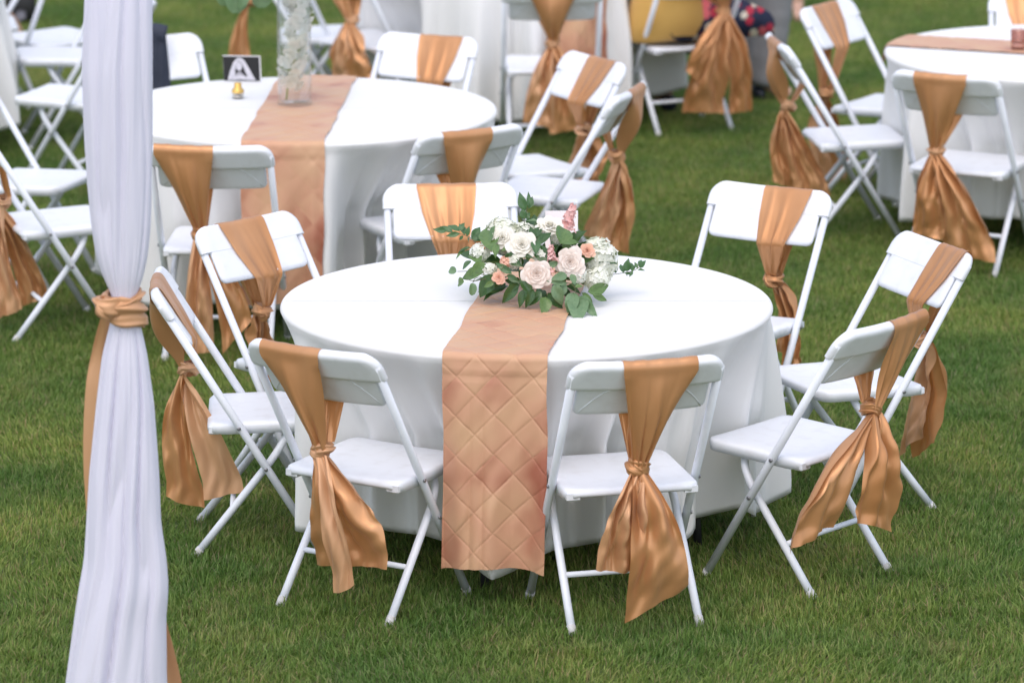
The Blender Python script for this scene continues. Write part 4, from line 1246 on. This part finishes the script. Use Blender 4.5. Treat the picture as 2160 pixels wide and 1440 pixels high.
def person(label, loc, rz, J, clothes):
    t = thing('person', label, 'person', loc, rz)
    J = dict(J); J2 = {}
    for k, p in J.items():
        if k.endswith('*'):
            for s, g_ in (('L', -1), ('R', 1)): J2[k[:-1] + s] = (p[0] * g_, p[1], p[2])
        else: J2[k] = p
    rad = dict(pelvis=(.13, .10), waist=(.115, .09), chest=(.14, .10), neck=.052, head=(.072, .085), crown=(.060, .070))
    for s in 'LR':
        g_ = -1 if s == 'L' else 1
        w, e_ = np.array(J2['wri' + s]), np.array(J2['elb' + s]); d = (w - e_) / np.linalg.norm(w - e_)
        J2['palm' + s] = tuple(w + d * .06)
        sd_ = np.cross(d, (0, 0, 1)); sd_ /= np.linalg.norm(sd_) + 1e-9
        for k in range(4):
            a = w + d * (.115 + .006 * (1.5 - abs(k - 1.5))) + sd_ * (k - 1.5) * .021
            J2['f%d' % k + s] = tuple(a); J2['t%d' % k + s] = tuple(a + d * .045 + np.array([0, 0, -.02]))
            rad['f%d' % k + s] = .009; rad['t%d' % k + s] = .0075
        J2['thumb' + s] = tuple(w + d * .06 + sd_ * .05 * g_ + np.array([0, 0, -.01])); rad['thumb' + s] = .010
        rad.update({'hip' + s: .095, 'knee' + s: .058, 'ankle' + s: .036, 'toe' + s: (.034, .022), 'sho' + s: .058, 'elb' + s: .040, 'wri' + s: .027, 'palm' + s: (.034, .018)})
    body(t, J2, person_edges(J2), rad)
    clothes(t, J2)
    hd = np.array(J2['head']); up = np.array(J2['crown']) - hd
    hm = MB(); n = 24
    P_ = np.array([[hd + up * .35 + np.array([.098 * math.sin(a) * math.cos(b), .112 * math.sin(a) * math.sin(b) - .012, .118 * math.cos(a)]) for b in np.linspace(0, 2 * PI, n, endpoint=False)] for a in np.linspace(.02, 2.0, 12)])
    for i in range(12):
        for j in range(n):
            q = P_[i, j]
            if q[1] > hd[1] + .035 and i > 6: P_[i, j, 1] = hd[1] + .035
    hm.add(*grid(P_, True)).build('hair', M['hair'], t)
    return t
def sleeve(parent, name, pts, r, m, wr=.006, seed=1, n=20, ns=30):
    path = smooth_path(pts, ns); rr = np.interp(np.linspace(0, 1, ns), np.linspace(0, 1, len(r)), r)
    w = Wob(seed, 5, 8)
    rr = rr + wr * np.array([w(i * .25) for i in range(ns)])
    v, f = tube(path, rr, n)
    return mesh_obj(name, v, f, M[m], parent)

SITJ = {'pelvis': (-.03, .01, .50), 'waist': (-.03, -.02, .68), 'chest': (-.03, -.03, .90), 'neck': (-.03, -.015, 1.06), 'head': (-.03, .01, 1.17), 'crown': (-.03, .01, 1.27),
        'hip*': (.10, .0, .50), 'knee*': (.13, .37, .51), 'ankle*': (.12, .37, .09), 'toe*': (.13, .50, .035), 'sho*': (.17, -.03, .99), 'elb*': (.24, .08, .76), 'wri*': (.16, .25, .77)}
def woman_clothes(t, J):
    n = 40; th = np.linspace(0, 2 * PI, n, endpoint=False); rows = []
    w = Wob(3, 5, 3)
    for z, a, b, cy in ((.425, .225, .140, -.070), (.44, .232, .15, -.075), (.52, .222, .155, -.080), (.60, .205, .15, -.09), (.70, .180, .135, -.10), (.80, .185, .135, -.105), (.92, .195, .13, -.105), (1.0, .17, .10, -.10), (1.05, .07, .07, -.09)):
        k = 1 + .035 * np.array([w(z * 9, math.cos(q) * 2 + math.sin(q)) for q in th])
        rows.append(np.stack([a * np.cos(th) * k - .045, cy + .07 + b * np.sin(th) * k, np.full(n, z) + .012 * np.sin(3 * th)], 1))
    v, f = loft(rows); mesh_obj('cardigan', v, f, M['yellow'], t)
    for s in 'LR': sleeve(t, 'cardigan_sleeve', [J['sho' + s], J['elb' + s], J['wri' + s]], [.075, .062, .045], 'yellow', seed=ord(s))
    # floral skirt over the lap, spilling over the right side of the seat
    rows = []
    for i in range(30):
        s = i / 29; y = -.15 + .62 * s
        sec = []
        for k in range(28):
            a = 2 * PI * k / 28
            wx = .25 + .05 * math.sin(3 * s) ; hx = .135
            x = wx * math.cos(a) + .13 + (.06 if math.cos(a) > 0 else 0) * math.cos(a)
            z = .505 + hx * math.sin(a) * (1 - .15 * s) + .012 * math.sin(5 * a + 6 * s)
            if math.cos(a) > .3: z -= .06 * (math.cos(a) - .3)
            sec.append((x, y, max(z, .425)))
        rows.append(sec)
    v, f = loft(rows); mesh_obj('floral_skirt', v, f, M['floral'], t)
    rows = [[((.17 if False else 0) + .28 * math.cos(a) * (1 + .1 * (z < .3)), .43 + .10 * math.sin(a) * (1 + .08 * math.sin(5 * a)), z) for a in np.linspace(0, 2 * PI, 28, endpoint=False)] for z in (.56, .50, .42, .34, .27)]
    v, f = loft(rows); mesh_obj('skirt_front', v, f, M['floral'], t)
    for s in 'LR':
        a, to = np.array(J['ankle' + s]), np.array(J['toe' + s])
        v, f = tube(smooth_path([a + (0, -.05, -.06), a + (0, .03, -.045), to, to + (0, .03, -.01)], 10), [.03, .042, .040, .022], 12); mesh_obj('shoe', v, f, M['shoe'], t)
x, y, rz = CHAIR['T']
person('seated guest in mustard yellow cardigan and dark floral skirt, back to the camera', (x, y, 0), rz, SITJ, woman_clothes)

STJ = {'pelvis': (0, 0, .94), 'waist': (0, 0, 1.10), 'chest': (0, -.01, 1.33), 'neck': (0, 0, 1.50), 'head': (0, .02, 1.61), 'crown': (0, .02, 1.71),
       'hip*': (.10, 0, .90), 'knee*': (.11, .02, .50), 'ankle*': (.115, -.02, .09), 'toe*': (.13, .12, .035), 'sho*': (.19, -.01, 1.43), 'elb*': (.25, -.03, 1.16), 'wri*': (.24, .08, .92)}
def man_clothes(t, J):
    for s in 'LR':
        sleeve(t, 'trouser_leg', [(J['hip' + s][0], J['hip' + s][1], .96), J['knee' + s], (J['ankle' + s][0], J['ankle' + s][1], .085)], [.125, .108, .100, .086, .082], 'grey_wool', .007, seed=ord(s) + 4)
        a, to = np.array(J['ankle' + s]), np.array(J['toe' + s])
        v, f = tube(smooth_path([a + (0, -.055, -.055), a + (0, .02, -.04), to + (0, 0, .004), to + (0, .05, -.01)], 12), [.036, .056, .052, .026], 14); mesh_obj('shoe', v, f, M['shoe'], t)
        sleeve(t, 'shirt_sleeve', [J['sho' + s], J['elb' + s], J['wri' + s]], [.08, .062, .045], 'blue_shirt', seed=ord(s))
    n = 32; th = np.linspace(0, 2 * PI, n, endpoint=False)
    rows = [np.stack([a * np.cos(th), b * np.sin(th), np.full(n, z)], 1) for z, a, b in ((.88, .20, .14), (1.0, .19, .135), (1.2, .195, .14), (1.36, .21, .13), (1.46, .15, .09), (1.52, .06, .06))]
    v, f = loft(rows); mesh_obj('shirt', v, f, M['blue_shirt'], t)
p = at_z(1600, 213, SOIL)
person('standing guest of whom only grey trousers and dark shoes show, right of the cardigan', (p[0] + .02, p[1] + .09, SOIL), R_(-78), STJ, man_clothes)

def dress_clothes(t, J):
    n = 32; th = np.linspace(0, 2 * PI, n, endpoint=False)
    rows = [np.stack([a * np.cos(th) * (1 + .06 * np.sin(7 * th) * (z < .9)), b * np.sin(th) * (1 + .06 * np.sin(7 * th) * (z < .9)), np.full(n, z)], 1) for z, a, b in ((.55, .27, .22), (.75, .23, .19), (.95, .19, .15), (1.08, .15, .12), (1.3, .185, .13), (1.44, .13, .09), (1.49, .06, .06))]
    v, f = loft(rows); mesh_obj('dress', v, f, M['navy'], t)
p = at_z(1676, 47, SOIL)
person('far guest of whom only a bare foot and ankle show at top edge', (p[0] - .10, p[1], SOIL), R_(170), STJ, dress_clothes)

# ------------------------------------------------------------------ garments and a bag left on and by the chairs
def hanging(name, label, cat, pl, pr, bl, br, m, depth=.035, seed=2, over=None):
    """cloth garment: a closed, folded sheet with thickness"""
    pl, pr, bl, br = map(np.array, (pl, pr, bl, br)); w = Wob(seed, 5, 4)
    t = thing(name, label, cat, tuple(bl * .5 + br * .5))
    o = bl * .5 + br * .5
    ns, nt = 30, 36; rows = []
    for i in range(ns):
        s = i / (ns - 1); a = pl + (bl - pl) * s; b = pr + (br - pr) * s
        sec = []
        for j in range(nt):
            q = 2 * PI * j / nt
            u = .5 + .5 * math.cos(q); dd = math.sin(q) * depth * (.7 + .3 * s) * (1 + .35 * w(u * 5, s * 2))
            p_ = a + (b - a) * u + np.array([0, -dd, .008 * w(u * 4 + 3, 2)])
            sec.append(p_ - o)
        rows.append(sec)
    v, f = loft(rows); mesh_obj('cloth_panel', v, f, M[m], t)
    v, f = tube(smooth_path([pl - o, (pl + pr) / 2 - o + (0, 0, .012), pr - o], 10), depth * .8, 12); mesh_obj('collar', v, f, M[m], t)
    return t
yj = CHAIR['P'][1] + .22
hanging('jacket', 'dark navy jacket hung over the chair behind the vase table', 'jacket', at_y(296, 76, yj), at_y(350, 74, yj), at_y(285, 235, yj), at_y(366, 232, yj), 'navy', .05, 2)
yb = at_z(1615, 213, 0)[1] + .32
hanging('light_jacket', 'pale blue garment hanging just right of the grey trousers', 'jacket', at_y(1622, -140, yb), at_y(1655, -140, yb), at_y(1626, 40, yb), at_y(1652, 54, yb), 'blue_shirt', .03, 5)
bp_ = at_z(45, 52, SOIL)
bagt = thing('handbag', 'black bag with a grey clasp on the grass at top left corner', 'bag', tuple(bp_), .1)
rows = [[(hw * math.copysign(abs(math.cos(a)) ** .5, math.cos(a)), hd_ * math.copysign(abs(math.sin(a)) ** .6, math.sin(a)), z) for a in np.linspace(0, 2 * PI, 32, endpoint=False)] for z, hw, hd_ in ((0, .075, .05), (.01, .085, .06), (.12, .085, .055), (.22, .078, .035), (.25, .07, .02))]
v, f = loft(rows); mesh_obj('bag_body', v, f, mat('black_leather', (.012, .012, .013), .45), bagt)
v, f = tube(smooth_path([(-.05, 0, .24), (-.04, 0, .36), (.04, 0, .36), (.05, 0, .24)], 16), .006, 8); mesh_obj('handle', v, f, M['navy'], bagt)
g = np.random.RandomState(1); mb = MB()
for k in range(7): floret(mb, np.array([.012 * math.cos(k) - .005, -.062, .055 + .014 * math.sin(k * 1.3)]), np.array([.1 * math.cos(k), -1, .2 * math.sin(k)]), .02, 4, g)
mb.build('clasp', mat('grey_clasp', (.25, .25, .30), .5), bagt)
